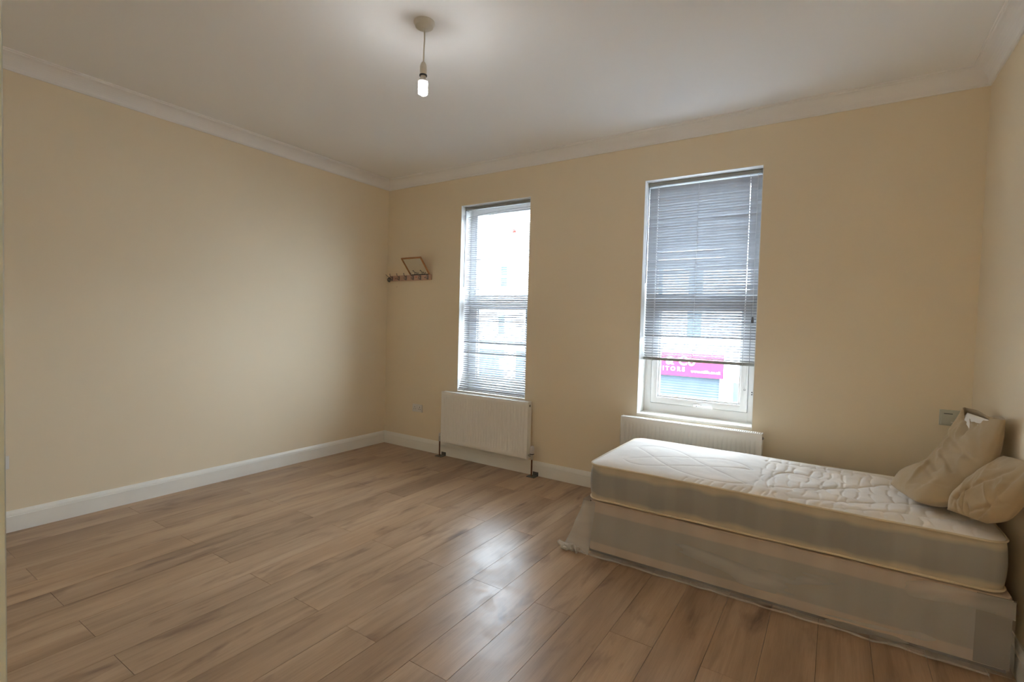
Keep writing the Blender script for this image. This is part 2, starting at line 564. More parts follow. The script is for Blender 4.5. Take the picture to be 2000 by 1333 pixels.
for k in range(-15, 12):
    x0 = 2.951 + k * PW
    x1 = x0 + PW
    a0, a1 = max(x0, 0.004), min(x1, W - 0.004)
    if a1 - a0 < 0.02:
        continue
    j0 = -1.862 if k % 2 else -2.55
    L = 1.375
    y = j0 - 3 * L
    while y < 0:
        b0, b1 = max(y, -5.29), min(y + L, -0.004)
        y += L
        if b1 - b0 < 0.03 or b1 < -4.4:
            continue
        key = (round(a1 - a0, 4), round(b1 - b0, 4))
        if key not in cache:
            cache[key] = plank_mesh(*key)
        o = bpy.data.objects.new('plank', cache[key])
        o.location = (a0, b0, 0)
        o.parent = floor
        C.objects.link(o)

def run(name, prof, A, B, n, d, mat, m0=1, m1=1):
    """moulding: profile points (distance from wall, z) swept from A to B with mitred ends"""
    A, B, n, d = Vector(A), Vector(B), Vector(n), Vector(d)
    v = []
    for (o, z) in prof:
        v.append(A + n * o + d * o * m0 + Vector((0, 0, z)))
    for (o, z) in prof:
        v.append(B + n * o - d * o * m1 + Vector((0, 0, z)))
    k = len(prof)
    f = [(i, (i + 1) % k, (i + 1) % k + k, i + k) for i in range(k)]
    f += [tuple(range(k)), tuple(range(2 * k - 1, k - 1, -1))]
    b = MB().add(v, f)
    return b.build(name, mat)
cz0 = 2.925
cove = [(0.0, cz0), (0.010, cz0), (0.013, cz0 + 0.006)]
for i in range(9):
    a = math.pi / 2 * i / 8
    cove.append((0.016 + 0.074 * (1 - math.cos(a)), cz0 + 0.010 + 0.074 * math.sin(a)))
cove += [(0.094, cz0 + 0.086), (0.096, cz0 + 0.092), (0.104, cz0 + 0.093), (0.105, HC), (0.0, HC)]
XY = [((0, YN, 0), (0, 0, 0), (1, 0, 0), (0, 1, 0)), ((0, 0, 0), (W, 0, 0), (0, -1, 0), (1, 0, 0)), ((W, 0, 0), (W, YN, 0), (-1, 0, 0), (0, -1, 0)), ((W, YN, 0), (0, YN, 0), (0, 1, 0), (-1, 0, 0))]
lab = ['left wall', 'window wall', 'right wall', 'doorway wall']
for i, (a, b, n, d) in enumerate(XY):
    o = run('trim_%d' % (i + 1), cove, a, b, n, d, M['cornice'])
    struct(o, 'white coved cornice along the top of the ' + lab[i], 'cornice')
bh = 0.136
bb = [(0, 0.001), (0.019, 0.001), (0.019, bh - 0.034), (0.0165, bh - 0.032), (0.0165, bh - 0.028), (0.014, bh - 0.018), (0.009, bh - 0.007), (0.006, bh), (0, bh)]
for nm, (a, b, n, d) in zip(('left', 'back', 'right'), XY[:3]):
    o = run('baseboard_' + nm, bb, a, b, n, d, M['gloss_white'])
    struct(o, 'white moulded skirting board at the foot of the %s wall' % {'left': 'left', 'back': 'window', 'right': 'right'}[nm], 'skirting board')
o = run('baseboard_near', bb, (DX0 - 0.07, YN, 0), (0, YN, 0), (0, 1, 0), (-1, 0, 0), M['gloss_white'], 0, 1)
struct(o, 'white skirting board beside the doorway', 'skirting board')

# doorway lining at the camera
dr = struct(bpy.data.objects.new('door_1', None), 'pale painted doorway frame at the left edge of the view', 'door frame')
C.objects.link(dr)
dr.location = (DX0, YN, 0)
d_ = MB()
d_.rbox((-0.03, -0.125, 0), (0, 0.004, DZ + 0.03), 0.002)
d_.rbox((DX1 - DX0, -0.125, 0), (DX1 - DX0 + 0.03, 0.004, DZ + 0.03), 0.002)
d_.rbox((0, -0.125, DZ), (DX1 - DX0, 0.004, DZ + 0.03), 0.002)
d_.build('door_lining', M['door_paint'], dr)
d_ = MB()
d_.rbox((-0.075, 0.0, 0.0), (-0.006, 0.014, DZ + 0.09), 0.004)
d_.rbox((DX1 - DX0 + 0.006, 0.0, 0.0), (DX1 - DX0 + 0.075, 0.014, DZ + 0.09), 0.004)
d_.rbox((-0.006, 0.0, DZ + 0.02), (DX1 - DX0 + 0.006, 0.014, DZ + 0.09), 0.004)
d_.build('architrave', M['door_paint'], dr)

# ------------------------------------------------------------------ windows
def window(n, xr, label):
    a, b = xr
    w = struct(bpy.data.objects.new('window_%d' % n, None), label, 'window')
    C.objects.link(w)
    FY = 0.17
    # lining of the reveal
    for nm, p, q in (('reveal', (a, 0.0005, ZB), (a + 0.004, FY + 0.06, ZT)), ('reveal', (b - 0.004, 0.0005, ZB), (b, FY + 0.06, ZT)), ('reveal', (a, 0.0005, ZT - 0.004), (b, FY + 0.06, ZT))):
        MB().box(p, q).build(nm, M['reveal'], w)
    MB().rbox((a, -0.004, ZB - 0.02), (b, FY + 0.03, ZB), 0.003).build('window_sill', M['sill'], w)
    MB().box((a - 0.02, TH - 0.06, ZB - 0.07), (b + 0.02, TH + 0.05, ZB - 0.021)).build('outer_sill', M['paving'], w)
    fz0, fz1 = ZB - 0.005, ZT - 0.004
    tz0, tz1 = 1.640, 1.700      # transom of the fixed frame
    fw = 0.062
    f = MB()
    f.rbox((a + 0.004, FY, fz0), (a + fw, FY + 0.07, fz1), 0.004)
    f.rbox((b - fw, FY, fz0), (b - 0.004, FY + 0.07, fz1), 0.004)
    f.rbox((a + fw - 0.004, FY + 0.0005, fz0), (b - fw + 0.004, FY + 0.07, fz0 + 0.085), 0.004)
    f.rbox((a + fw - 0.004, FY + 0.0005, fz1 - 0.055), (b - fw + 0.004, FY + 0.07, fz1), 0.004)
    f.rbox((a + fw - 0.004, FY + 0.0005, tz0), (b - fw + 0.004, FY + 0.07, tz1), 0.004)
    f.build('window_frame', M['upvc'], w, True)
    # lower opening sash
    s0, s1, s2, s3 = a + fw, b - fw, fz0 + 0.085, tz0
    sw = 0.052
    y0, y1 = FY - 0.012, FY + 0.05
    s = MB()
    s.rbox((s0, y0, s2), (s0 + sw, y1, s3), 0.004)
    s.rbox((s1 - sw, y0, s2), (s1, y1, s3), 0.004)
    s.rbox((s0 + sw - 0.004, y0 + 0.0005, s2), (s1 - sw + 0.004, y1, s2 + sw), 0.004)
    s.rbox((s0 + sw - 0.004, y0 + 0.0005, s3 - sw), (s1 - sw + 0.004, y1, s3), 0.004)
    so = s.build('sash', M['upvc'], w, True)
    def bead(x0, x1, z0, z1, t=0.016, y=FY + 0.004):
        q = MB()
        for P in (((x0, z0), (x0 + t, z1)), ((x1 - t, z0), (x1, z1)), ((x0 + t, z0), (x1 - t, z0 + t)), ((x0 + t, z1 - t), (x1 - t, z1))):
            q.rbox((P[0][0], y, P[0][1]), (P[1][0], y + 0.03, P[1][1]), 0.005, 2)
        return q
    bead(s0 + sw, s1 - sw, s2 + sw, s3 - sw).build('glazing_bead', M['upvc'], so, True)
    MB().box((s0 + sw + 0.004, FY + 0.022, s2 + sw + 0.004), (s1 - sw - 0.004, FY + 0.026, s3 - sw - 0.004)).build('glass_pane', M['glass'], so)
    # shadow gap between sash and frame
    q = MB()
    e = 0.0025
    q.box((s0 - e, y0 + 0.008, s2 - e), (s0, y1, s3 + e)).box((s1, y0 + 0.008, s2 - e), (s1 + e, y1, s3 + e))
    q.box((s0, y0 + 0.008, s2 - e), (s1, y1, s2)).box((s0, y0 + 0.008, s3), (s1, y1, s3 + e))
    q.build('gasket', M['gasket'], so)
    # upper fixed light
    bead(a + fw, b - fw, tz1, fz1 - 0.055, 0.02).build('glazing_bead', M['upvc'], w, True)
    MB().box((a + fw + 0.005, FY + 0.022, tz1 + 0.005), (b - fw - 0.005, FY + 0.026, fz1 - 0.06)).build('glass_pane', M['glass'], w)
    # lever handle on the bottom rail of the sash
    hx, hz = (a + b) / 2 + 0.012, s2 + 0.012
    h = MB()
    h.rbox((hx - 0.035, y0 - 0.010, hz - 0.012), (hx + 0.035, y0, hz + 0.012), 0.004)
    h.tube([(hx, y0 - 0.008, hz), (hx, y0 - 0.032, hz)], 0.010, 12)
    h.tube([(hx - 0.004, y0 - 0.032, hz), (hx + 0.05, y0 - 0.036, hz - 0.004), (hx + 0.12, y0 - 0.036, hz - 0.005)], [0.009, 0.008, 0.006], 10)
    ho = h.build('handle', M['upvc'], so, True)
    MB().tube([(hx, y0 - 0.0405, hz), (hx, y0 - 0.0425, hz)], 0.0035, 10).build('screw', M['dark'], ho)
    return w, so
w1, so1 = window(1, WL, 'left window, narrow in view, with a white frame behind an open blind')
w2, so2 = window(2, WR, 'right window, wider in view, with its lower pane bare under the blind')
v_ = MB()
v_.rbox((1.37, 0.158, 1.655), (1.66, 0.170, 1.685), 0.004)
vo = v_.build('trickle_vent', M['upvc'], w1, True)
MB().box((1.385, 0.1572, 1.668), (1.645, 0.158, 1.673)).build('vent_slot', M['gasket'], vo)
# two screws of the sash restrictor and a small stain on the sill of the right window
for z in (0.935, 0.952):
    MB().tube([(3.872, 0.170, z), (3.872, 0.162, z)], 0.0045, 8).build('screw', M['dark'], w2)
MB().lathe([(0.001, 0.7128), (0.013, 0.7130), (0.009, 0.7150), (0.001, 0.7155)], 3.545, 0.02, 10).build('paint_spot', M['stain'], w2)
for ch in w1.children:
    pass
rebase(w1, (WL[0], 0, ZB))
rebase(w2, (WR[0], 0, ZB))

# ------------------------------------------------------------------ venetian blinds
SW = 0.025
def slat_mesh(length, holes, deform=None, nx=10, crown=0.0022):
    xs = set(np.round(np.linspace(0, length, nx + 1), 4))
    for h in holes:
        xs |= {round(h - 0.0016, 4), round(h + 0.0016, 4)}
    xs = sorted(xs)
    ys = [-SW / 2, -SW * 0.28, 0.0, SW * 0.28, SW / 2]
    v = []
    for x in xs:
        for y in ys:
            z = crown * (1 - (y / (SW / 2)) ** 2)
            v.append(deform(x, y, z) if deform else (x, y, z))
    f = []
    k = len(ys)
    for i in range(len(xs) - 1):
        hole = any(abs((xs[i] + xs[i + 1]) / 2 - h) < 0.001 and not 0.2 < h < 0.6 for h in holes)
        for j in range(k - 1):
            if hole and j in (1, 2):
                continue
            f.append((i * k + j, (i + 1) * k + j, (i + 1) * k + j + 1, i * k + j + 1))
    me = bpy.data.meshes.new('slat')
    me.from_pydata(v, [], f)
    me.polygons.foreach_set('use_smooth', [True] * len(me.polygons))
    me.materials.append(M['slat'])
    return me

def blind(xr, yc, ztop, zrail, label, group, tilts, ladder_x, offs, sag, rail_th):
    a, b = xr[0] + 0.012, xr[1] - 0.008
    L = b - a
    t = thing('venetian_blind', label, 'blind', (a, yc, ztop), group)
    # U shaped headrail open at the top
    h = MB()
    h.box((0, -0.0135, -0.027), (L, 0.0135, -0.0255)).box((0, -0.0135, -0.0255), (L, -0.0122, 0)).box((0, 0.0122, -0.0255), (L, 0.0135, 0))
    h.build('headrail', M['rail'], t)
    for x in (0.0, L - 0.012):
        MB().rbox((x - 0.003, -0.017, -0.031), (x + 0.015, 0.017, 0.002), 0.002).build('bracket', M['rail'], t)
    base = slat_mesh(L - 0.006, [x for x in ladder_x])
    n = len(tilts)
    for i, (dz, tl) in enumerate(tilts):
        me = base
        sg = sag(i)
        if sg:
            me = slat_mesh(L - 0.006, ladder_x, sg)
        o = bpy.data.objects.new('slat', me)
        o.parent = t
        o.location = (0.003, offs(dz), dz)
        o.rotation_euler = (R(tl), 0, 0)
        C.objects.link(o)
    zr = zrail - ztop
    MB().rbox((-0.002, offs(zr) - 0.013, zr), (L - 0.002, offs(zr) + 0.013, zr + rail_th), 0.004).build('bottom_rail', M['rail'], t, True)
    for x in ladder_x:
        zz = np.linspace(-0.027, zr + 0.002, 24)
        for s in (-1, 1):
            MB().tube([(x, offs(z) + s * 0.0135 * (0.85 if s > 0 else 1), z) for z in zz], 0.0007, 5).build('ladder_cord', M['cord'], t)
        MB().tube([(x, offs(z), z) for z in zz], 0.0007, 5).build('lift_cord', M['cord'], t)
        MB().tube([(x, offs(zr), zr + 0.001), (x, offs(zr), zr - 0.004)], 0.007, 10).build('cord_button', M['plastic_g'], t)
    return t

# left blind: slats nearly level, top ones sagging, foot of the blind pulled into the room
ztL = 2.632
zrL = 0.722
nL = 84
random.seed(11)
tl = []
zz = ztL - 0.052
for i in range(nL):
    zabs = (ztL - 0.060) - (ztL - 0.060 - (zrL + 0.022)) * i / (nL - 1)
    ang = 27
    if zabs < 1.22: ang = 15
    if zabs < 1.06: ang = 21
    if zabs < 0.98: ang = 27
    if zabs < 0.80: ang = 30
    ang += random.uniform(-2.5, 2.5)
    if abs(zabs - 1.228) < 0.012 or abs(zabs - 1.115) < 0.012: ang = 46
    if random.random() < 0.07: ang += 9
    tl.append((zabs - ztL + random.uniform(-0.0012, 0.0012), ang))
iB = min(range(nL), key=lambda i: abs(tl[i][0] + ztL - 1.092))
def offL(z):
    za = z + ztL
    return -0.072 * max(0, min(1, (0.93 - za) / 0.2)) ** 1.2
def sagL(i):
    if i == iB:
        # bent slat with a broken, drooping left end
        def d(x, y, z):
            if x < 0.075:
                q = (0.075 - x)
                return (x, y - q * 0.35, z - q * 0.32)
            return (x, y, z)
        return d
    s = 0.040 * math.exp(-i / 7.0)
    if s > 0.003:
        return lambda x, y, z: (x, y, z - s * (1 - min(1, x / 0.5)) ** 1.3 - s * 0.12)
    if random.random() < 0.15:
        q = random.uniform(-0.004, 0.004)
        return lambda x, y, z: (x, y, z + q * math.sin(x * 3.6))
    return None
GB = 'grey venetian blinds in the window reveals'
bL = blind(WL, 0.078, ztL, zrL, 'grey venetian blind lowered to the sill in the left window, slats open', GB, tl, [0.075, 0.41, 0.75], offL, sagL, 0.010)
# wand and cord
MB().tube([(0.002, -0.020, -0.03), (0.0, -0.022, -0.83)], 0.0035, 8).build('tilt_wand', M['wand'], bL)
MB().tube([(0.012, -0.018, -0.83), (0.02, -0.020, -0.95), (0.006, -0.02, -1.1), (0.004, -0.02, -1.25)], 0.0014, 6).build('pull_cord', M['cord'], bL)

ztR = 2.634
zrR = 1.160
nR = 66
tr = []
for i in range(nR):
    u = i / (nR - 1)
    zabs = (ztR - 0.052) - (ztR - 0.052 - (zrR + 0.035)) * u
    ang = 57 - 13 * u
    if 0.5 < u < 0.74: ang = 49
    if u > 0.78: ang = 39
    if u > 0.915: ang = 24
    if abs(u - 0.90) < 0.009: ang = -12
    ang += random.uniform(-1.6, 1.6)
    tr.append((zabs - ztR, -ang))
# negative x rotation lifts the room edge
def sagR(i):
    if random.random() < 0.35:
        q, ph = random.uniform(-0.0035, 0.0035), random.uniform(0, 2)
        return lambda x, y, z: (x, y, z + q * math.sin(x * 4.0 + ph))
    return None
bR = blind(WR, 0.090, ztR, zrR, 'grey venetian blind stopping above the lower pane in the right window', GB, tr, [0.075, 0.40, 0.77], lambda z: 0.0, sagR, 0.023)
MB().tube([(0.002, -0.020, -0.03), (0.0, -0.022, -0.83)], 0.0035, 8).build('tilt_wand', M['wand'], bR)
cx_ = 0.825
MB().tube([(cx_, -0.019, -0.03), (cx_, -0.020, -0.6), (cx_ + 0.004, -0.021, -1.10)], 0.0011, 6).build('pull_cord', M['cord'], bR)
MB().lathe([(0.002, -1.10), (0.007, -1.108), (0.009, -1.13), (0.010, -1.145), (0.004, -1.148)], cx_ + 0.004, -0.021, 10).build('tassel', M['wand'], bR, True)
MB().tube([(0.80, 0.02, -1.45), (0.797, 0.022, -1.55), (0.79, 0.022, -1.655)], 0.0011, 6).build('pull_cord', M['cord'], bR)
MB().tube([(0.79 + 0.006 * math.cos(k * math.pi / 6), 0.022, -1.661 + 0.006 * math.sin(k * math.pi / 6)) for k in range(13)], 0.0015, 6, False).build('cord_ring', M['wand'], bR)

# ------------------------------------------------------------------ radiators
def radiator(x0, x1, z0, z1, label, pipes):
    t = thing('radiator', label, 'radiator', ((x0 + x1) / 2, 0, 0), 'white panel radiators under the windows')
    px = (x0 + x1) / 2
    yf, yb = -0.102, -0.035
    X0, X1 = x0 - px, x1 - px
    # fluted front panel as a height field
    nf = 32
    per = (X1 - X0 - 0.05) / nf
    xs = [X0 + 0.004]
    for i in range(nf):
        c = X0 + 0.025 + per * i
        xs += [c + per * q for q in (0.0, 0.30, 0.42, 0.58, 0.70)]
    xs += [X1 - 0.025, X1 - 0.004]
    H = z1 - z0
    zs = [0.004, 0.010, 0.03, 0.048, 0.058, H / 2, H - 0.062, H - 0.052, H - 0.03, H - 0.010, H - 0.004]
    v, f = [], []
    for i, x in enumerate(xs):
        g_ = 0
        if 1 <= i <= nf * 5:
            g_ = [0, 0, 1, 1, 0][(i - 1) % 5]
        for j, z in enumerate(zs):
            d = 0.0
            if 4 <= j <= 6:
                d = 0.0045 * g_
            edge = 0.003 if (j in (0, len(zs) - 1) or i in (0, len(xs) - 1)) else 0
            v.append((x, yf + d + edge, z0 + z))
    k = len(zs)
    for i in range(len(xs) - 1):
        for j in range(k - 1):
            f.append((i * k + j, (i + 1) * k + j, (i + 1) * k + j + 1, i * k + j + 1))
    b = MB().add(v, f)
    b.box((X0 + 0.004, yf + 0.0032, z0 + 0.004), (X1 - 0.004, yf + 0.012, z1 - 0.004)) if False else None
    b.build('front_panel', M['rad'], t, True)
    MB().box((X0 + 0.006, yf + 0.009, z0 + 0.006), (X1 - 0.006, yf + 0.014, z1 - 0.012)).box((X0 + 0.006, yb - 0.010, z0 + 0.01), (X1 - 0.006, yb, z1 - 0.012)).build('panel_core', M['rad'], t)
    # convector fins between the panels
    q = MB()
    x = X0 + 0.03
    while x < X1 - 0.03:
        q.box((x, yf + 0.014, z0 + 0.03), (x + 0.0012, yb - 0.010, z1 - 0.02))
        x += 0.018
    q.build('convector_fins', M['rad'], t)
    for s in (X0, X1 - 0.004):
        MB().rbox((s, yf, z0), (s + 0.004, yb, z1 + 0.001), 0.0015).build('side_panel', M['rad'], t)
    # top grille: two rails, cross bars
    gq = MB()
    gq.rbox((X0, yf, z1 - 0.004), (X1, yf + 0.010, z1 + 0.002), 0.0015)
    gq.rbox((X0, yb - 0.010, z1 - 0.004), (X1, yb, z1 + 0.002), 0.0015)
    n = 74
    for i in range(n + 1):
        x = X0 + 0.004 + (X1 - X0 - 0.014) * i / n
        gq.box((x, yf + 0.008, z1 - 0.002), (x + 0.0062, yb - 0.008, z1 + 0.001))
    gq.build('top_grille', M['rad'], t)
    # bottom rail shadow strip and brackets to the wall
    for s in (X0 + 0.15, X1 - 0.15):
        MB().box((s - 0.015, yb, z0 + 0.06), (s + 0.015, -0.001, z1 - 0.05)).build('wall_bracket', M['rad'], t)
    # air vent opening on the right side panel
    MB().tube([(X1 - 0.001, (yf + yb) / 2, z1 - 0.035), (X1 + 0.003, (yf + yb) / 2, z1 - 0.035)], 0.011, 12).build('vent_plug', M['dark'], t)
    MB().tube([(X1 + 0.002, (yf + yb) / 2, z1 - 0.035), (X1 + 0.010, (yf + yb) / 2, z1 - 0.035)], 0.005, 8).build('bleed_valve', M['chrome'], t)
    if pipes:
        yp = (yf + yb) / 2
        for side, xp in ((-1, X0 - 0.038), (1, X1 + 0.038)):
            zv = z0 + 0.035
            vb = MB()
            vb.tube([(X0 if side < 0 else X1, yp, zv), (xp, yp, zv)], 0.009, 12)
            vb.tube([(xp, yp, zv - 0.028), (xp, yp, zv + 0.02)], 0.012, 12)
            vb.tube([((X0 if side < 0 else X1) + side * 0.012, yp, zv), ((X0 if side < 0 else X1) + side * 0.022, yp, zv)], 0.0145, 6)
            vb.tube([(xp, yp, zv - 0.034), (xp, yp, zv - 0.022)], 0.0135, 6)
            vo = vb.build('valve', M['chrome'], t, True)
            if side > 0:
                MB().lathe([(0.014, zv + 0.012), (0.021, zv + 0.016), (0.021, zv + 0.022)], xp, yp, 18).build('valve_collar', M['dark'], vo, True)
                MB().lathe([(0.019, zv + 0.022), (0.0215, zv + 0.026), (0.022, zv + 0.075), (0.019, zv + 0.088), (0.010, zv + 0.094), (0.001, zv + 0.095)], xp, yp, 20).build('thermostat_head', M['trv'], vo, True)
            else:
                MB().lathe([(0.010, zv + 0.018), (0.013, zv + 0.022), (0.012, zv + 0.05), (0.006, zv + 0.056)], xp, yp, 16).build('lockshield_cap', M['trv'], vo, True)
            MB().tube([(xp, yp, zv - 0.03), (xp, yp, 0.004)], 0.0075, 12).build('pipe', M['copper'], t, True)
            c = MB()
            c.rbox((xp - 0.012, -0.0235, 0.0), (xp + 0.048, -0.0190, 0.038), 0.0015)
            c.rbox((xp - 0.040, yp - 0.030, 0.0), (xp + 0.048, -0.0195, 0.005), 0.0015)
            c.build('pipe_cover_plate', M['pipe_plate'], t)
    return t
radiator(0.957, 2.022, 0.162, 0.700, 'white ribbed panel radiator with bare pipes under the left window', True)
radiator(2.925, 3.985, 0.162, 0.688, 'white ribbed panel radiator behind the bed under the right window', True)

# ------------------------------------------------------------------ sockets and switch
def socket(name, loc, rz, label, w=0.147, h=0.086):
    t = thing(name, label, 'power socket', loc)
    t.rotation_euler = (0, 0, rz)
    MB().rbox((-w / 2, -0.010, -h / 2), (w / 2, -0.0005, h / 2), 0.003, 3).build('face_plate', M['plastic_w'], t, True)
    for s in (-1, 1):
        cx = s * w * 0.25
        for (px, pz, a, b) in ((0, 0.012, 0.0035, 0.006), (-0.011, -0.010, 0.005, 0.0028), (0.011, -0.010, 0.005, 0.0028)):
            MB().box((cx + px - a / 1.3, -0.0106, pz - b), (cx + px + a / 1.3, -0.0099, pz + b)).build('pin_hole', M['dark'], t)
        MB().rbox((cx * 0.32 - 0.006, -0.0135, 0.012), (cx * 0.32 + 0.006, -0.0095, 0.030), 0.0015).build('rocker_switch', M['plastic_w'], t)
    return t
socket('double_socket', (0.525, 0, 0.461), 0, 'white double power socket on the window wall left of the left radiator')
socket('double_socket', (0, -3.235, 0.453), R(90), 'white double power socket low on the left wall beside the doorway frame')

t = thing('fused_switch', 'pale grey square box plate on the window wall above the bed head', 'switch', (5.005, 0, 0.925))
MB().rbox((-0.050, -0.012, -0.049), (0.050, -0.0005, 0.049), 0.003, 3).build('back_box', M['plastic_g'], t, True)
MB().rbox((-0.042, -0.020, -0.042), (0.046, -0.0115, 0.043), 0.003, 3).build('face_plate', M['plastic_g'], t, True)
MB().box((-0.030, -0.0206, 0.024), (0.012, -0.0199, 0.028)).build('slot', M['dark'], t)
MB().rbox((0.004, -0.0225, -0.030), (0.020, -0.0198, -0.022), 0.001).build('button', M['plastic_w'], t)

# ------------------------------------------------------------------ coat rack and mirror
t = thing('coat_rack', 'pinkish wooden coat rack with metal hooks in the corner of the window wall', 'coat rack', (0.373, 0, 1.912))
MB().rbox((-0.320, -0.020, -0.030), (0.322, -0.0005, 0.032), 0.005, 3).build('rail_board', M['rackwood'], t, True)
def hook(x, parent):
    q = MB()
    q.rbox((x - 0.009, -0.023, -0.026), (x + 0.009, -0.0195, 0.024), 0.002)
    q.tube([(x, -0.022, 0.016), (x, -0.036, 0.014), (x, -0.050, 0.022), (x, -0.058, 0.036), (x, -0.060, 0.044)], 0.0032, 8)
    q.tube([(x, -0.022, -0.010), (x, -0.034, -0.018), (x, -0.044, -0.018), (x, -0.050, -0.008), (x, -0.050, 0.000)], 0.0032, 8)
    q.tube([(x, -0.060, 0.042), (x, -0.060, 0.050)], 0.0055, 10)
    q.tube([(x, -0.050, -0.002), (x, -0.050, 0.005)], 0.005, 10)
    return q.build('hook', M['hook'], parent, True)
for x in (-0.27, -0.16, -0.05, 0.06, 0.17, 0.28):
    hook(x, t)
MB().tube([(0.105, -0.020, 0.006), (0.105, -0.0225, 0.006)], 0.007, 12).build('screw_cap', M['red'], t)
for x in (-0.215, 0.235):
    MB().tube([(x, -0.020, -0.002), (x, -0.022, -0.002)], 0.005, 10).build('screw', M['dark'], t)

t = thing('bundle_of_ties', 'small grey bundle hanging on the leftmost hook of the coat rack', 'cord bundle', (0.085, -0.050, 1.90))
q = MB()
random.seed(3)
for i in range(9):
    a = random.uniform(0, 6.28)
    rr = random.uniform(0.010, 0.024)
    q.tube([(rr * math.cos(a + k * 0.7) , 0.007 * math.sin(a * 2 + k), rr * 1.2 * math.sin(a + k * 0.7) - 0.004) for k in range(8)], 0.0035, 6)
q.build('loop', M['pipe_plate'], t, True)
MB().tube([(0.004, 0, 0.02), (-0.02, -0.01, 0.035), (-0.045, -0.012, 0.055)], 0.0028, 6).build('loose_end', M['pipe_plate'], t)

MX0, MX1 = 0.384, 0.676
t = thing('leaning_mirror', 'small rectangular mirror in an orange wood frame tipped forward on the coat rack', 'mirror', ((MX0 + MX1) / 2, -0.012, 1.945))
hw = (MX1 - MX0) / 2
hl = math.hypot(0.15, 0.17)
t.rotation_euler = (math.atan2(0.15, 0.17), 0, 0)
fr = 0.014
q = MB()
q.rbox((-hw, -0.010, 0.0), (-hw + fr, 0.006, hl), 0.002)
q.rbox((hw - fr, -0.010, 0.0), (hw, 0.006, hl), 0.002)
q.rbox((-hw + fr, -0.010, hl - fr), (hw - fr, 0.006, hl), 0.002)
q.build('frame', M['framewood'], t)
MB().rbox((-hw + fr, -0.010, 0.0), (hw - fr, 0.006, 0.006), 0.002).build('bottom_bar', M['dark'], t)
MB().box((-hw + fr * 0.5, -0.004, 0.004), (hw - fr * 0.5, -0.001, hl - fr * 0.5)).build('mirror_glass', M['mirror'], t)
MB().box((-hw + fr * 0.5, -0.0008, 0.004), (hw - fr * 0.5, 0.004, hl - fr * 0.5)).build('backing', M['framewood'], t)

# tiny wall nail beneath the rack
t = MB().tube([(0, 0, 0), (0, -0.012, 0.001)], 0.0022, 8).tube([(0, -0.011, 0.001), (0, -0.013, 0.001)], 0.0045, 8).build('wall_nail', M['rackwood'])
t.location = (0.165, 0.001, 1.815)
tag(t, 'small rusty nail in the wall just below the coat rack', 'nail')

# ------------------------------------------------------------------ ceiling pendant
LX, LY = 2.487, -2.062
t = thing('pendant_light', 'bare ceiling pendant of cream rose, flex and lampholder', 'ceiling light', (LX, LY, HC))
MB().lathe([(0.056, 0.0), (0.056, -0.006), (0.051, -0.010), (0.047, -0.024), (0.034, -0.032), (0.010, -0.035), (0.006, -0.046), (0.001, -0.047)], 0, 0, 32).build('ceiling_rose', M['holder'], t, True)
MB().tube([(0.002, 0, -0.04), (0.003, 0.001, -0.09), (0.001, 0, -0.15), (0, 0, -0.215)], 0.0036, 8).build('flex', M['flex'], t, True)
MB().lathe([(0.004, -0.206), (0.009, -0.210), (0.0145, -0.220), (0.0175, -0.232), (0.0185, -0.240), (0.0165, -0.242), (0.0165, -0.243), (0.0185, -0.245), (0.0185, -0.272), (0.0175, -0.276), (0.012, -0.277)], 0, 0, 24).build('lampholder', M['holder'], t, True)
MB().lathe([(0.016, -0.275), (0.0205, -0.276), (0.0205, -0.282), (0.016, -0.283)], 0, 0, 24).build('retaining_ring', M['dark'], t, True)

t = thing('spiral_bulb', 'lit white energy saving spiral bulb hanging in the ceiling pendant', 'light bulb', (LX, LY, HC - 0.2835))
MB().lathe([(0.012, 0.006), (0.0145, 0.0), (0.0145, -0.012), (0.024, -0.022), (0.027, -0.030), (0.024, -0.034), (0.002, -0.0345)], 0, 0, 24).build('bulb_base', M['plastic_w'], t, True)
pts = []
for ph in (0, math.pi):
    p = []
    for k in range(61):
        u = k / 60
        a = ph + u * 2 * math.pi * 3.5
        rr = 0.0205 * (1 if u < 0.86 else max(0.25, 1 - ((u - 0.86) / 0.14) ** 2 * 0.75))
        p.append((rr * math.cos(a), rr * math.sin(a), -0.036 - 0.060 * u))
    pts.append(p)
q = MB()
q.tube(pts[0] + pts[1][::-1], 0.0052, 8)
q.build('spiral_tube', M['tube'], t, True)

# hallway lamps added out of view as fill for surfaces facing the doorway
for x_, s_ in ((3.25, 'nearer'), (2.45, 'farther')):
    t = thing('hall_fill_lamp', 'added opal globe fill lamp in the hallway, the %s of two left of the doorway' % s_, 'fill lamp', (x_, YN - 0.12, 1.75))
    MB().tube([(0, -0.001, 0), (0, -0.015, 0)], 0.05, 20).tube([(0, -0.01, 0), (0, -0.06, -0.01), (0, -0.10, 0.02)], 0.009, 8).build('bracket', M['chrome'], t, True)
    MB().lathe([(0.03, 0.0)] + [(0.085 * math.sin(R(a)), 0.10 - 0.085 * math.cos(R(a))) for a in range(24, 180, 12)], 0, -0.105, 20).build('globe', M['globe'], t, True)

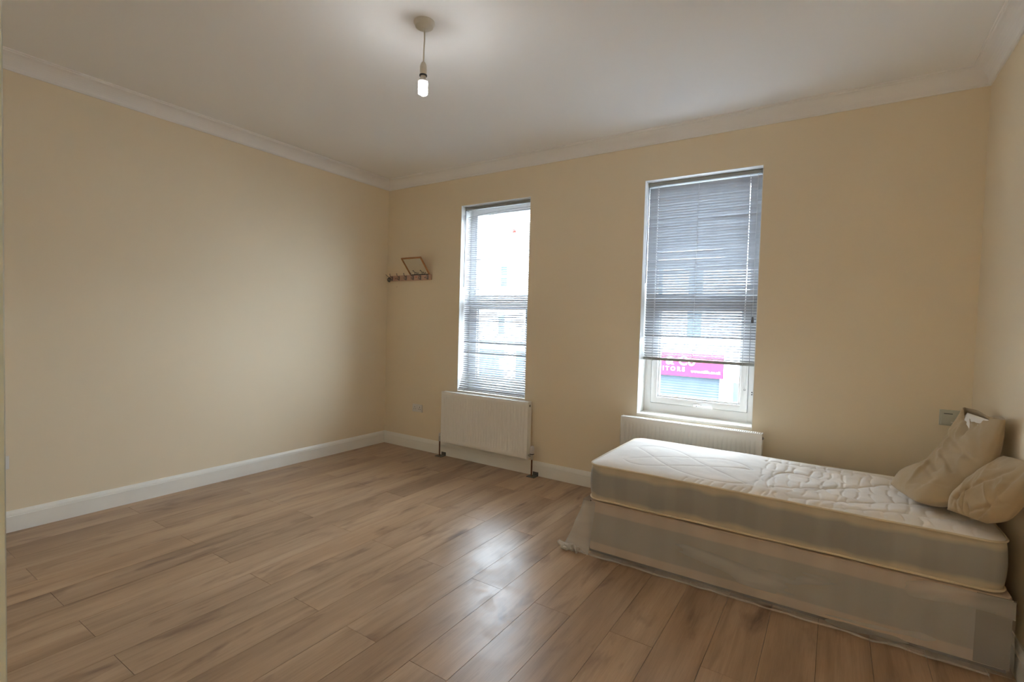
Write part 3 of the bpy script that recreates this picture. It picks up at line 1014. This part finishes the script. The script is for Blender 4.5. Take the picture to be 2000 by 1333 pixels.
# ------------------------------------------------------------------ bed
BX0, BX1, BY0, BY1 = 3.145, 5.062, -1.19, -0.285
def rrect(hx, hy, r, n=8):
    out = []
    for cx, cy, a0 in ((hx - r, hy - r, 0), (-hx + r, hy - r, 90), (-hx + r, -hy + r, 180), (hx - r, -hy + r, 270)):
        for k in range(n + 1):
            a = R(a0 + 90 * k / n)
            out.append((cx + r * math.cos(a), cy + r * math.sin(a)))
    return out
bcx, bcy = (BX0 + BX1) / 2, (BY0 + BY1) / 2
hx, hy = (BX1 - BX0) / 2, (BY1 - BY0) / 2
def densify(loop, d=0.03):
    out = []
    for i, p in enumerate(loop):
        q = loop[(i + 1) % len(loop)]
        L = math.dist(p, q)
        n = max(1, int(L / d))
        for k in range(n):
            out.append((p[0] + (q[0] - p[0]) * k / n, p[1] + (q[1] - p[1]) * k / n))
    return out
t = thing('divan_base', 'grey and beige cloth divan bed base under polythene at right', 'bed base', (bcx, bcy, 0))
lp = densify(rrect(hx, hy, 0.025, 5), 0.08)
prof = [(-0.004, 0.032), (0.0, 0.036), (0.0, 0.335), (-0.003, 0.342), (-0.010, 0.345)]
v, f = [], []
for (o, z) in prof:
    for (x, y) in lp:
        s = 1 + o / 0.5
        v.append((x + math.copysign(min(abs(x), 1), x) * o, y + math.copysign(min(abs(y) * 2, 1), y) * o, z))
n_ = len(lp)
for i in range(len(prof) - 1):
    for k in range(n_):
        f.append((i * n_ + k, i * n_ + (k + 1) % n_, (i + 1) * n_ + (k + 1) % n_, (i + 1) * n_ + k))
f.append(tuple(range(n_)))
f.append(tuple(range((len(prof) - 1) * n_, len(prof) * n_)))
MB().add(v, f).build('upholstered_body', M['divan_cloth'], t, True)
MB().box((-hx + 0.01, -hy + 0.006, 0.018), (hx - 0.01, hy - 0.01, 0.0335)).build('underside_frame', M['underside'], t)
# the vertical cloth seam and head end panel
MB().rbox((hx - 0.115, -hy - 0.0015, 0.036), (hx - 0.001, -hy + 0.003, 0.337), 0.0012).build('corner_panel', M['underside'] if False else fabric('grey_divan_panel', (0.17, 0.155, 0.135)), t)
MB().tube([(-hx + 0.010, -hy + 0.002, 0.036), (-hx + 0.010, -hy + 0.002, 0.342)], 0.003, 6).build('corner_seam', M['underside'], t)
for x in (-hx + 0.12, hx - 0.12):
    for y in (-hy + 0.12, hy - 0.12):
        MB().tube([(x, y, 0.0), (x, y, 0.02)], 0.02, 12).build('castor', M['castor'], t)

# mattress
mhx, mhy = 0.953, 0.452
mcx, mcy = 3.140 + mhx - 0.004, -1.190 + mhy
mt = thing('mattress', 'single ivory quilted mattress with grey border lying on the divan', 'mattress', (mcx, mcy, 0.347))
ZE = 0.222          # piping height above mattress base
ql = [
 [(3.268, -0.66), (3.295, -0.60), (3.36, -0.555), (3.44, -0.555), (3.53, -0.60), (3.63, -0.70), (3.72, -0.80), (3.80, -0.875), (3.90, -0.96), (4.014, -1.066)],
 [(3.268, -0.66), (3.34, -0.74), (3.42, -0.83), (3.50, -0.93), (3.58, -1.01), (3.66, -1.06), (3.76, -1.10), (3.86, -1.115), (3.95, -1.10), (4.014, -1.066)],
]
# second loop mirrored in y
def px_inv():
    pass
ql.append([(3.305, -1.035), (3.34, -0.96), (3.42, -0.87), (3.52, -0.79), (3.62, -0.72), (3.72, -0.66), (3.80, -0.62), (3.88, -0.62), (3.95, -0.66), (4.002, -0.728)])
ql.append([(3.305, -1.035), (3.36, -1.075), (3.44, -1.08), (3.53, -1.03), (3.62, -0.96), (3.72, -0.89), (3.82, -0.82), (3.92, -0.76), (4.002, -0.728)])
# head half
ql.append([(4.118, -0.80), (4.14, -0.70), (4.20, -0.63), (4.28, -0.62), (4.35, -0.66)])
ql.append([(4.118, -0.80), (4.105, -0.93), (4.126, -1.063)])
ql.append([(4.126, -1.04), (4.20, -0.98), (4.30, -0.90), (4.40, -0.81), (4.52, -0.70), (4.65, -0.58), (4.80, -0.50), (4.95, -0.60)])
ql.append([(4.24, -1.13), (4.34, -1.09), (4.45, -1.04), (4.55, -0.99), (4.65, -0.93), (4.80, -0.86), (4.95, -0.80)])
ql.append([(4.35, -1.17), (4.50, -1.135), (4.68, -1.09), (4.85, -1.03), (4.97, -0.95)])
ql.append([(4.05, -0.45), (4.3, -0.42), (4.6, -0.40), (4.9, -0.42)])
random.seed(21)
pk = []
for (ya, yb) in ((-1.175, -1.10), (-1.08, -0.96), (-0.95, -0.80), (-0.79, -0.66), (-0.64, -0.50), (-0.48, -0.36)):
    x = 4.04 + random.uniform(0, 0.05)
    while x < 4.98:
        dx = random.uniform(-0.018, 0.018)
        ym = (ya + yb) / 2
        pk.append([(x, ya + random.uniform(0, 0.02)), (x + dx + random.uniform(-.010, .010), ym), (x + dx, yb - random.uniform(0, 0.02))])
        x += random.uniform(0.045, 0.085)
for i in range(9):
    x = 3.70 + i * 0.05 + random.uniform(-0.015, 0.015)
    pk.append([(x, -1.185), (x + 0.015, -1.14)])
def smooth_line(p, n=8):
    out = []
    P = [Vector((*q, 0)) for q in p]
    for i in range(len(P) - 1):
        a = P[max(i - 1, 0)]; b = P[i]; c = P[i + 1]; d = P[min(i + 2, len(P) - 1)]
        for k in range(n):
            s = k / n
            out.append(0.5 * ((2 * b) + (c - a) * s + (2 * a - 5 * b + 4 * c - d) * s * s + (3 * b - a - 3 * c + d) * s ** 3))
    out.append(P[-1])
    return np.array([(q.x, q.y) for q in out])
NX, NY = 440, 210
gx = np.linspace(-1, 1, NX + 1)
gy = np.linspace(-1, 1, NY + 1)
GX, GY = np.meshgrid(gx, gy, indexing='ij')
PX, PY = GX * mhx, GY * mhy
r = 0.075
ax, ay = np.abs(PX) - (mhx - r), np.abs(PY) - (mhy - r)
msk = (ax > 0) & (ay > 0)
mxn = np.maximum(ax, ay)
nrm = np.sqrt(ax ** 2 + ay ** 2) + 1e-9
sc_ = np.where(msk, mxn / nrm, 1)
PX = np.where(msk, np.sign(PX) * (mhx - r + ax * sc_), PX)
PY = np.where(msk, np.sign(PY) * (mhy - r + ay * sc_), PY)
edge = np.minimum(1 - np.abs(GX) , 0.0 + 1) * mhx
edge = np.minimum(edge, (1 - np.abs(GY)) * mhy)
crown = 0.024 * (1 - np.exp(-edge / 0.045))
sagm = -0.018 * np.exp(-((PX - 0.30) / 0.35) ** 2) * np.exp(-((PY + 0.0) / 0.3) ** 2)
D = np.full(PX.shape, 9.0)
def seg_dist(D, line, X, Y):
    for (x0, y0), (x1, y1) in zip(line[:-1], line[1:]):
        dx, dy = x1 - x0, y1 - y0
        L2 = dx * dx + dy * dy + 1e-12
        m = (X > min(x0, x1) - 0.05) & (X < max(x0, x1) + 0.05) & (Y > min(y0, y1) - 0.05) & (Y < max(y0, y1) + 0.05)
        if not m.any():
            continue
        xs, ys = X[m], Y[m]
        tt = np.clip(((xs - x0) * dx + (ys - y0) * dy) / L2, 0, 1)
        d = np.hypot(xs - x0 - tt * dx, ys - y0 - tt * dy)
        D[m] = np.minimum(D[m], d)
    return D
WX, WY = PX + mcx, PY + mcy
for l in ql:
    D = seg_dist(D, smooth_line(l), WX, WY)
D2 = np.full(PX.shape, 9.0)
for l in pk:
    D2 = seg_dist(D2, smooth_line(l, 4), WX, WY)
headward = 1 / (1 + np.exp(-(WX - 4.0) / 0.08))
Zg = ZE + crown + sagm
Zg -= (0.0022 + 0.0035 * headward) * np.exp(-(D / 0.006) ** 2) + (0.0016 + 0.003 * headward) * np.exp(-(D / 0.022) ** 2)
Zg -= 0.0036 * np.exp(-(D2 / 0.0055) ** 2) + 0.002 * np.exp(-(D2 / 0.018) ** 2)
nzv = np.array([[noise.fractal(Vector((WX[i, j] * 5, WY[i, j] * 5, 0)), 1.0, 2.0, 3) for j in range(0, NY + 1, 3)] for i in range(0, NX + 1, 4)])
ii = np.linspace(0, nzv.shape[0] - 1, NX + 1)
jj = np.linspace(0, nzv.shape[1] - 1, NY + 1)
i0 = np.floor(ii).astype(int).clip(0, nzv.shape[0] - 2); j0 = np.floor(jj).astype(int).clip(0, nzv.shape[1] - 2)
fi = (ii - i0)[:, None]; fj = (jj - j0)[None, :]
nzf = nzv[i0][:, j0] * (1 - fi) * (1 - fj) + nzv[i0 + 1][:, j0] * fi * (1 - fj) + nzv[i0][:, j0 + 1] * (1 - fi) * fj + nzv[i0 + 1][:, j0 + 1] * fi * fj
Zg += nzf * (0.002 + 0.006 * headward) * np.clip(edge / 0.05, 0, 1)
Zg[0, :] = Zg[-1, :] = ZE
Zg[:, 0] = Zg[:, -1] = ZE
verts = np.stack([PX, PY, Zg], -1).reshape(-1, 3)
idx = np.arange((NX + 1) * (NY + 1)).reshape(NX + 1, NY + 1)
faces = np.stack([idx[:-1, :-1], idx[1:, :-1], idx[1:, 1:], idx[:-1, 1:]], -1).reshape(-1, 4)
obj('quilted_top', verts.tolist(), faces.tolist(), M['ticking'], mt, True)
mloop = densify(rrect(mhx, mhy, r, 8), 0.02)
def edge_wave(x, y, s):
    return 0.0035 * noise.noise(Vector((x * 5 + s, y * 5, s))) 
sd = MB()
rows = 9
v, f = [], []
n_ = len(mloop)
for i in range(rows):
    u = i / (rows - 1)
    for (x, y) in mloop:
        bul = 0.010 * math.sin(math.pi * u) + 0.004 * noise.noise(Vector((x * 7, y * 7, u * 2)))
        L = math.hypot(x / mhx, y / mhy)
        nx, ny = (1 if abs(x) > mhx - r else 0) * np.sign(x), (1 if abs(y) > mhy - r else 0) * np.sign(y)
        q = math.hypot(nx, ny) or 1
        v.append((x + nx / q * bul, y + ny / q * bul, 0.004 + u * (ZE - 0.004)))
for i in range(rows - 1):
    for k in range(n_):
        f.append((i * n_ + k, i * n_ + (k + 1) % n_, (i + 1) * n_ + (k + 1) % n_, (i + 1) * n_ + k))
f.append(tuple(range(n_)))
so_ = MB().add(v, f).build('side_border', M['mattress_side'], mt, True)
for v_ in so_.data.vertices:
    v_.co.z += 0.347       # the cloth bands are laid out by height above the floor
so_.location.z -= 0.347
so_.data.update()
for nm, z, s in (('piping', ZE, 1.0), ('piping', 0.010, 5.0)):
    pp = [(x * (1 + 0.004), y * (1 + 0.008), z + edge_wave(x, y, s)) for (x, y) in mloop]
    pp.append(pp[0])
    MB().tube(pp, 0.0055, 7, False).build(nm, M['piping'], mt, True)

# material z for divan uses object coords in metres above the floor, like the mattress border

# ------------------------------------------------------------------ pillows
def catmull(P, s):
    n = len(P) - 1
    x = s * n
    i = min(int(x), n - 1)
    t_ = x - i
    a, b, c, d = P[max(i - 1, 0)], P[i], P[i + 1], P[min(i + 2, n)]
    return 0.5 * ((2 * b) + (c - a) * t_ + (2 * a - 5 * b + 4 * c - d) * t_ ** 2 + (3 * b - a - 3 * c + d) * t_ ** 3)
def pillow(rows, thick, seed, wr=0.006, open_top=False, nu=70, nv=90, folds=()):
    Ls = [Vector(r_[0]) for r_ in rows]
    Rs = [Vector(r_[1]) for r_ in rows]
    T = [Vector((r_[2], 0, 0)) for r_ in rows]
    # mid surface
    mid = [[None] * (nu + 1) for _ in range(nv + 1)]
    th = [[0.0] * (nu + 1) for _ in range(nv + 1)]
    for j in range(nv + 1):
        v_ = j / nv
        a, b, tt = catmull(Ls, v_), catmull(Rs, v_), catmull(T, v_).x
        for i in range(nu + 1):
            u = i / nu
            mid[j][i] = a.lerp(b, u)
            pu = max(0.0, 1 - abs(2 * u - 1) ** 2.6) ** 0.55
            if open_top:
                pv = max(0.0, 1 - (1 - min(1, v_ / 0.38)) ** 2.4) ** 0.55
                pv *= 1.0 if v_ < 0.75 else 1 - 0.55 * ((v_ - 0.75) / 0.25) ** 1.2
            else:
                pv = max(0.0, 1 - abs(2 * v_ - 1) ** 2.6) ** 0.55
            th[j][i] = tt * pu * pv
    nrm = [[None] * (nu + 1) for _ in range(nv + 1)]
    for j in range(nv + 1):
        for i in range(nu + 1):
            du = mid[j][min(i + 1, nu)] - mid[j][max(i - 1, 0)]
            dv = mid[min(j + 1, nv)][i] - mid[max(j - 1, 0)][i]
            nrm[j][i] = du.cross(dv).normalized()
    def wrk(u, v_, s):
        p = Vector((u * 3.2 + seed, v_ * 4.0 + s * 7, seed * 0.7))
        w = noise.noise_vector(p) * 0.35
        q = Vector(((u * 2.4 + v_ * 3.4) + w.x + seed, (v_ * 1.8 - u * 1.5) * 0.9 + w.y, s * 3.0))
        a = 1 - abs(noise.noise(q)) * 2.2
        b = 1 - abs(noise.noise(q * 2.3)) * 2.2
        val = (a * a * (1 if a > 0 else -1) * 1.2 + b * 0.35) * wr
        for (c0, c1, c2, c3, dep, wid) in folds:
            if s > 0:
                dx, dy = c2 - c0, c3 - c1
                tt = max(0, min(1, ((u - c0) * dx + (v_ - c1) * dy) / (dx * dx + dy * dy)))
                d = math.hypot(u - c0 - tt * dx, (v_ - c1 - tt * dy))
                val -= dep * math.exp(-(d / wid) ** 2)
        return val
    out = []
    for s in (1, -1):
        rows_ = []
        for j in range(nv + 1):
            row = []
            for i in range(nu + 1):
                u, v_ = i / nu, j / nv
                e = min(1, 4 * min(u, 1 - u)) * (min(1, 4 * v_) if open_top else min(1, 4 * min(v_, 1 - v_)))
                row.append(mid[j][i] + nrm[j][i] * (s * (th[j][i] * 0.5 + 0.0012) + s * wrk(u, v_, s) * (0.25 + 0.75 * e)))
            rows_.append(row)
        out.append(rows_)
    return out, mid, nrm
def grid_faces(nv, nu, off, flip):
    f = []
    for j in range(nv):
        for i in range(nu):
            q = (off + j * (nu + 1) + i, off + j * (nu + 1) + i + 1, off + (j + 1) * (nu + 1) + i + 1, off + (j + 1) * (nu + 1) + i)
            f.append(q[::-1] if flip else q)
    return f
def close_pillow(out, nu, nv, open_top):
    v = [p for s in out for row in s for p in row]
    n1 = (nu + 1) * (nv + 1)
    f = grid_faces(nv, nu, 0, False) + grid_faces(nv, nu, n1, True)
    def rim(ids):
        for a, b in zip(ids[:-1], ids[1:]):
            f.append((a, b, b + n1, a + n1))
    rim([j * (nu + 1) for j in range(nv + 1)])
    rim([j * (nu + 1) + nu for j in range(nv + 1)][::-1])
    rim([i for i in range(nu + 1)][::-1])
    if not open_top:
        rim([nv * (nu + 1) + i for i in range(nu + 1)])
    return v, f

# pillow A: half slumped against the right wall, case open at the top
rowsA = [((4.672, -0.755, 0.638), (4.755, -0.985, 0.632), 0.085),
         ((4.725, -0.640, 0.672), (4.865, -1.020, 0.665), 0.135),
         ((4.850, -0.545, 0.735), (4.955, -0.960, 0.730), 0.135),
         ((4.930, -0.480, 0.835), (5.012, -0.920, 0.828), 0.120),
         ((4.972, -0.445, 0.950), (5.042, -0.905, 0.940), 0.100),
         ((4.998, -0.435, 1.045), (5.052, -0.930, 1.058), 0.070)]
outA, midA, nA = pillow(rowsA, 0.1, 2.3, 0.0105, True, folds=[(0.05, 0.33, 0.75, 0.24, 0.006, 0.022), (0.15, 0.70, 0.90, 0.60, 0.008, 0.025), (0.5, 0.08, 0.9, 0.26, 0.007, 0.02), (0.30, 0.95, 0.55, 0.80, 0.016, 0.05), (0.55, 0.80, 0.62, 0.93, 0.010, 0.04), (0.25, 0.55, 0.95, 0.62, 0.010, 0.03), (0.1, 0.40, 0.6, 0.32, 0.010, 0.03), (0.35, 0.50, 0.8, 0.40, 0.007, 0.025)])
nu, nv = 70, 90
# mouth of the case: the front layer droops lower than the back layer
for i in range(nu + 1):
    u = i / nu
    dip = 0.052 * math.exp(-((u - 0.50) / 0.30) ** 2) + 0.03 * math.exp(-((u - 0.24) / 0.08) ** 2) + 0.02 * (u > 0.2) * (u < 0.85) * abs(math.sin(u * 17)) * 0.4
    back = 0.020 * math.sin(u * 9.0) + 0.012
    for j in range(nv - 26, nv + 1):
        s = (j - (nv - 26)) / 26
        outA[0][j][i] = outA[0][j][i] - Vector((0, 0, 1)) * dip * s * s + Vector((-1, 0, 0)) * 0.012 * s * math.sin(math.pi * u)
        outA[1][j][i] = outA[1][j][i] - Vector((0, 0, 1)) * (0.010 - back * 0.5) * s * s * math.sin(math.pi * u)
t = thing('pillow', 'tan cased pillow slumped upright against the wall, case mouth open at top', 'pillow', (4.80, -0.75, 0.60), 'tan cased pillows on the bed')
v, f = close_pillow(outA, nu, nv, True)
po = obj('pillowcase', [Vector(p) - Vector((4.80, -0.75, 0.60)) for p in v], f, M['pillowcase'], t, True)
rowsI = [(Vector(a).lerp(Vector(b), 0.10), Vector(b).lerp(Vector(a), 0.10), c * 0.6) for a, b, c in rowsA]
rowsI = rowsI[2:5] + [(rowsI[5][0] + Vector((0, 0.0, -0.024)), rowsI[5][1] + Vector((0, 0, -0.026)), 0.055)]
outI, _, _ = pillow(rowsI, 0.1, 5.1, 0.003, False, 30, 40)
v, f = close_pillow(outI, 30, 40, False)
obj('pillow_inner', [Vector(p) - Vector((4.80, -0.75, 0.60)) for p in v], f, M['pillow_white'], t, True)

rowsB = [((4.858, -1.055, 0.634), (4.975, -1.150, 0.628), 0.075),
         ((4.880, -1.010, 0.690), (5.020, -1.190, 0.665), 0.125),
         ((4.958, -0.975, 0.775), (5.045, -1.215, 0.735), 0.125),
         ((5.025, -0.920, 0.840), (5.064, -1.245, 0.830), 0.090),
         ((5.070, -0.870, 0.880), (5.084, -1.270, 0.935), 0.030)]
outB, _, _ = pillow(rowsB, 0.1, 8.8, 0.008, False, folds=[(0.75, 0.0, 0.9, 0.95, 0.010, 0.03), (0.45, 0.0, 0.35, 0.35, 0.012, 0.02), (0.15, 0.12, 0.75, 0.85, 0.010, 0.03), (0.3, 0.0, 0.25, 0.25, 0.012, 0.04), (0.6, 0.0, 0.5, 0.2, 0.010, 0.03), (0.55, 0.1, 0.95, 0.5, 0.008, 0.03)])
t = thing('pillow', 'tan cased pillow crumpled at the near corner against the wall', 'pillow', (4.94, -1.05, 0.60), 'tan cased pillows on the bed')
v, f = close_pillow(outB, 70, 90, False)
obj('pillowcase', [Vector(p) - Vector((4.94, -1.05, 0.60)) for p in v], f, M['pillowcase'], t, True)

# ------------------------------------------------------------------ polythene over the divan
def poly_sheet():
    # path runs along the near long side from the head to the foot corner, then along the foot end
    v, f = [], []
    NS, NT = 190, 22
    Lf = BX1 - BX0 + 0.02
    Le = 0.84
    for i in range(NS + 1):
        s = i / NS * (Lf + Le)
        for j in range(NT + 1):
            tt = j / NT
            fold = noise.noise(Vector((s * 4.0 + tt * 3.0, tt * 1.5, 0.3)))
            fold2 = noise.noise(Vector((s * 13.0 - tt * 4.0, tt * 2.0, 4.0)))
            hem = 0.012 * noise.noise(Vector((s * 5, 7.7, 0))) + 0.012
            z = 0.338 + (max(0.003, hem) - 0.338) * tt
            k = 1 / (1 + math.exp(-(s - (Lf - 0.20)) / 0.05))      # flare of the foot corner
            if s < Lf:
                out = 0.007 + (0.010 + 0.020 * (fold + 0.4)) * tt ** 1.3 + 0.006 * fold2 * tt + 0.02 * k * tt * tt
                out = max(out, 0.0055)
                x = BX1 + 0.006 - s
                flare = (0.035 + 0.125 * tt ** 1.2) * max(0, 1 - (Lf - s) / 0.10) ** 1.5
                x -= flare
                y = BY0 - out
            else:
                q = s - Lf
                out = 0.035 + 0.125 * tt ** 1.2 + 0.014 * fold * tt + 0.006 * fold2 - q * 0.06 * tt
                x = BX0 - 0.004 - max(0.01, out)
                rnd = min(1, q / 0.06)
                y = BY0 + q - (1 - rnd) * (0.035 * tt)
            v.append((x, y, z))
    for i in range(NS):
        for j in range(NT):
            a = i * (NT + 1) + j
            f.append((a, a + 1, a + NT + 2, a + NT + 1))
    return v, f
t = thing('polythene_cover', 'clear crumpled polythene wrapping hanging over the divan sides to the floor', 'plastic sheet', (BX0, BY0, 0))
v, f = poly_sheet()
cut = int(190 * (BX1 - BX0 + 0.02 - 0.06) / (BX1 - BX0 + 0.02 + 0.84)) * 22
obj('side_sheet', [Vector(p) - Vector((BX0, BY0, 0)) for p in v], f[:cut], M['poly'], t, True)
obj('foot_sheet', [Vector(p) - Vector((BX0, BY0, 0)) for p in v], f[cut:], M['poly2'], t, True)
# gathered knot of film on the floor at the foot corner
q = MB()
random.seed(9)
for a in range(7):
    base = Vector((-0.185 + 0.012 * a, -0.035 + random.uniform(-0.012, 0.012), 0.020))
    q.tube([base + Vector((random.uniform(-0.018, 0.018) + 0.018 * k, random.uniform(-0.014, 0.014), random.uniform(-0.006, 0.022) - 0.001 * k)) for k in range(7)],
           [0.006, 0.013, 0.016, 0.015, 0.012, 0.009, 0.004], 9)
q.build('gathered_hem', M['poly2'], t, True)
q = MB()
pts_ = []
for k in range(60):
    s = k / 59
    pts_.append((-0.10 + s * 1.95, -0.020 - 0.012 * noise.noise(Vector((s * 16, 2, 0))) - 0.012, 0.012 + 0.006 * noise.noise(Vector((s * 22, 5, 0)))))
q.tube(pts_, [0.005 + 0.0035 * noise.noise(Vector((k * 0.7, 0, 0))) for k in range(60)], 7)
q.build('rolled_hem', M['poly'], t, True)

# ------------------------------------------------------------------ outside: the street and the houses opposite
GZ = -3.35
FYo = 12.0
struct(MB().box((-60, 0.34, GZ - 0.2), (30, 60, GZ)).build('floor_street', M['asphalt']), 'grey street below the windows', 'road')
struct(MB().box((-60, FYo - 2.0, GZ), (30, FYo, GZ + 0.12)).build('floor_pavement', M['paving']), 'pale pavement in front of the shops opposite', 'pavement')

def facade(name, x0, x1, zt, label, wins, mat, cat='building', openings=()):
    t = thing(name, label, cat, ((x0 + x1) / 2, FYo, GZ))
    cx = (x0 + x1) / 2
    holes = [(a - cx, b - cx, c - GZ, d - GZ) for a, b, c, d in wins] + [(a - cx, b - cx, c - GZ, d - GZ) for a, b, c, d in openings]
    wall_holes((x0 - cx, x1 - cx, 0, zt - GZ), 0, 0.35, holes).build('wall', mat, t)
    MB().box((x0 - cx, 0.35, 0), (x1 - cx, 6.0, 0.1)).box((x0 - cx, 5.9, 0), (x1 - cx, 6.0, zt - GZ)).box((x0 - cx, 0.35, 0), (x0 - cx + 0.1, 6, zt - GZ)).box((x1 - cx - 0.1, 0.35, 0), (x1 - cx, 6, zt - GZ)).build('rear_shell', mat, t)
    H = zt - GZ
    MB().add([(x0 - cx, -0.25, H), (x1 - cx, -0.25, H), (x1 - cx, 3.0, H + 1.7), (x0 - cx, 3.0, H + 1.7), (x0 - cx, 6.2, H), (x1 - cx, 6.2, H)],
             [(0, 1, 2, 3), (3, 2, 5, 4), (0, 3, 4), (1, 5, 2), (0, 4, 5, 1)]).build('roof', M['slate'], t)
    MB().box((x0 - cx, -0.30, H - 0.12), (x1 - cx, -0.18, H)).build('gutter', M['post'], t)
    for a, b, c, d in wins:
        a, b, c, d = a - cx, b - cx, c - GZ, d - GZ
        q = MB()
        w = 0.045
        q.box((a, 0.08, c), (a + w, 0.16, d)).box((b - w, 0.08, c), (b, 0.16, d)).box((a + w, 0.08, c), (b - w, 0.16, c + w)).box((a + w, 0.08, d - w), (b - w, 0.16, d)).box((a + w, 0.08, (c + d) / 2 - w / 2), (b - w, 0.16, (c + d) / 2 + w / 2))
        fo = q.build('window', M['eframe'], t)
        MB().box((a + w, 0.11, c + w), (b - w, 0.12, (c + d) / 2 - w / 2)).build('pane', M['eglass'], fo)
        MB().box((a + w, 0.11, (c + d) / 2 + w / 2), (b - w, 0.12, d - w)).build('pane', M['eglass'], fo)
        MB().box((a - 0.05, -0.06, c - 0.07), (b + 0.05, 0.10, c)).build('stone_sill', M['render'], t)
    return t
hA = facade('shop_building', -3.2, 1.66, 4.25, 'white rendered house above the solicitors shop seen through the right window',
            [(-2.35, -1.75, 1.15, 3.45), (-0.85, -0.31, 1.15, 3.45), (0.40, 0.94, 1.15, 3.45)], M['render'], openings=[(-2.9, 1.50, GZ + 0.1, -0.06)])
cx = (-3.2 + 1.66) / 2
# roller shutter: laths are each a slightly curved strip
sh = MB()
z = GZ + 0.12
while z < -0.10:
    sh.add([(-2.9 - cx, 0.10, z - GZ), (1.5 - cx, 0.10, z - GZ), (1.5 - cx, 0.075, z - GZ + 0.04), (-2.9 - cx, 0.075, z - GZ + 0.04), (1.5 - cx, 0.10, z - GZ + 0.08), (-2.9 - cx, 0.10, z - GZ + 0.08)], [(0, 1, 2, 3), (3, 2, 4, 5)])
    z += 0.08
so2_ = sh.build('roller_shutter', M['shutter'], hA)
so2_['kind'] = 'stuff'
hB = facade('corner_shop_building', 1.66, 9.0, 4.25, 'white house with a brick pilaster right of the red sign across the street', [(2.45, 3.0, 1.2, 3.3), (4.4, 5.0, 1.2, 3.3), (6.4, 7.0, 1.2, 3.3), (1.98, 2.95, 0.06, 0.60), (5.0, 6.5, -2.4, 0.2)], M['render'])
MB().box((1.665 - 5.33, -0.10, 0.0), (1.87 - 5.33, 0.0, -0.02 - GZ)).build('brick_pilaster', M['brick'], hB)
MB().box((1.90 - 5.33, -0.03, 0.3), (2.85 - 5.33, 0.0, -0.15 - GZ)).build('shop_door_panel', M['shutter'], hB)
hC = facade('corner_building', -9.3, -3.2, 4.30, 'white rendered house with small windows seen through the left window',
            [(-6.80, -6.38, 2.80, 3.72), (-6.86, -6.44, 0.95, 1.78), (-5.0, -4.4, 1.0, 3.2), (-8.6, -8.1, 2.8, 3.7), (-8.9, -6.3, -2.5, 0.42), (-6.0, -3.5, -2.5, 0.42)], M['render'], openings=[])
MB().box((-9.0 + 6.25, -0.06, 0.60 - GZ), (-3.4 + 6.25, 0.0, 0.72 - GZ)).build('shop_fascia_band', M['shutter'], hC)
hD = facade('far_house', -22.0, -9.3, 4.1, 'long white house at the far left across the street', [(-11.5, -10.7, 1.0, 2.6), (-14.5, -13.7, 1.0, 2.6), (-18, -17.2, 1.0, 2.6)], M['render'])
MB().box((-0.62, 0.6, 4.3 - GZ), (-0.22, 1.1, 5.05 - GZ)).build('chimney_stack', M['render'], hC)
MB().lathe([(0.07, 5.05 - GZ), (0.08, 5.08 - GZ), (0.065, 5.22 - GZ), (0.075, 5.24 - GZ)], -0.42, 0.85, 12).build('chimney_pot', M['terracotta'], hC, True)

# sign board with its lettering
sg = thing('shop_sign', 'magenta fascia sign with white lettering over the shutter across the street', 'sign', (-0.6, FYo, -0.04))
MB().rbox((-2.2, -0.12, -0.02), (2.20, -0.001, 0.70), 0.01).build('board', M['sign'], sg)
def text(s, size, x, z, parent, name='lettering', sp=1.0, ext=0.01):
    cu = bpy.data.curves.new('t', 'FONT')
    cu.body = s
    cu.size = size
    cu.extrude = ext
    cu.offset = size * 0.018
    cu.space_character = sp
    to = bpy.data.objects.new('t', cu)
    C.objects.link(to)
    bpy.context.view_layer.update()
    me = bpy.data.meshes.new_from_object(to.evaluated_get(bpy.context.evaluated_depsgraph_get()))
    bpy.data.objects.remove(to)
    me.materials.clear()
    me.materials.append(M['letter'])
    o = bpy.data.objects.new(name, me)
    C.objects.link(o)
    o.parent = parent
    o.rotation_euler = (R(90), 0, 0)
    o.location = (x, -0.121 - ext, z)
    return o
text('n & Co', 0.38, 0.16, 0.335, sg, sp=1.12)
text('ITORS', 0.185, 0.40, 0.135, sg, sp=1.5)
text('www.stiffe.co.uk', 0.115, 1.28, 0.12, sg, sp=1.1)

# street post seen through the left window
t = thing('street_post', 'slim grey post on the pavement seen low in the left window', 'post', (-5.28, 10.4, GZ + 0.12))
MB().tube([(0, 0, 0), (0, 0, 4.0)], 0.05, 10).tube([(0, 0, 0), (0, 0, 0.6)], 0.08, 10).build('pole', M['post'], t, True)
MB().rbox((-0.20, -0.09, 3.05), (0.20, -0.05, 3.45), 0.02).build('sign_plate', M['post'], t)
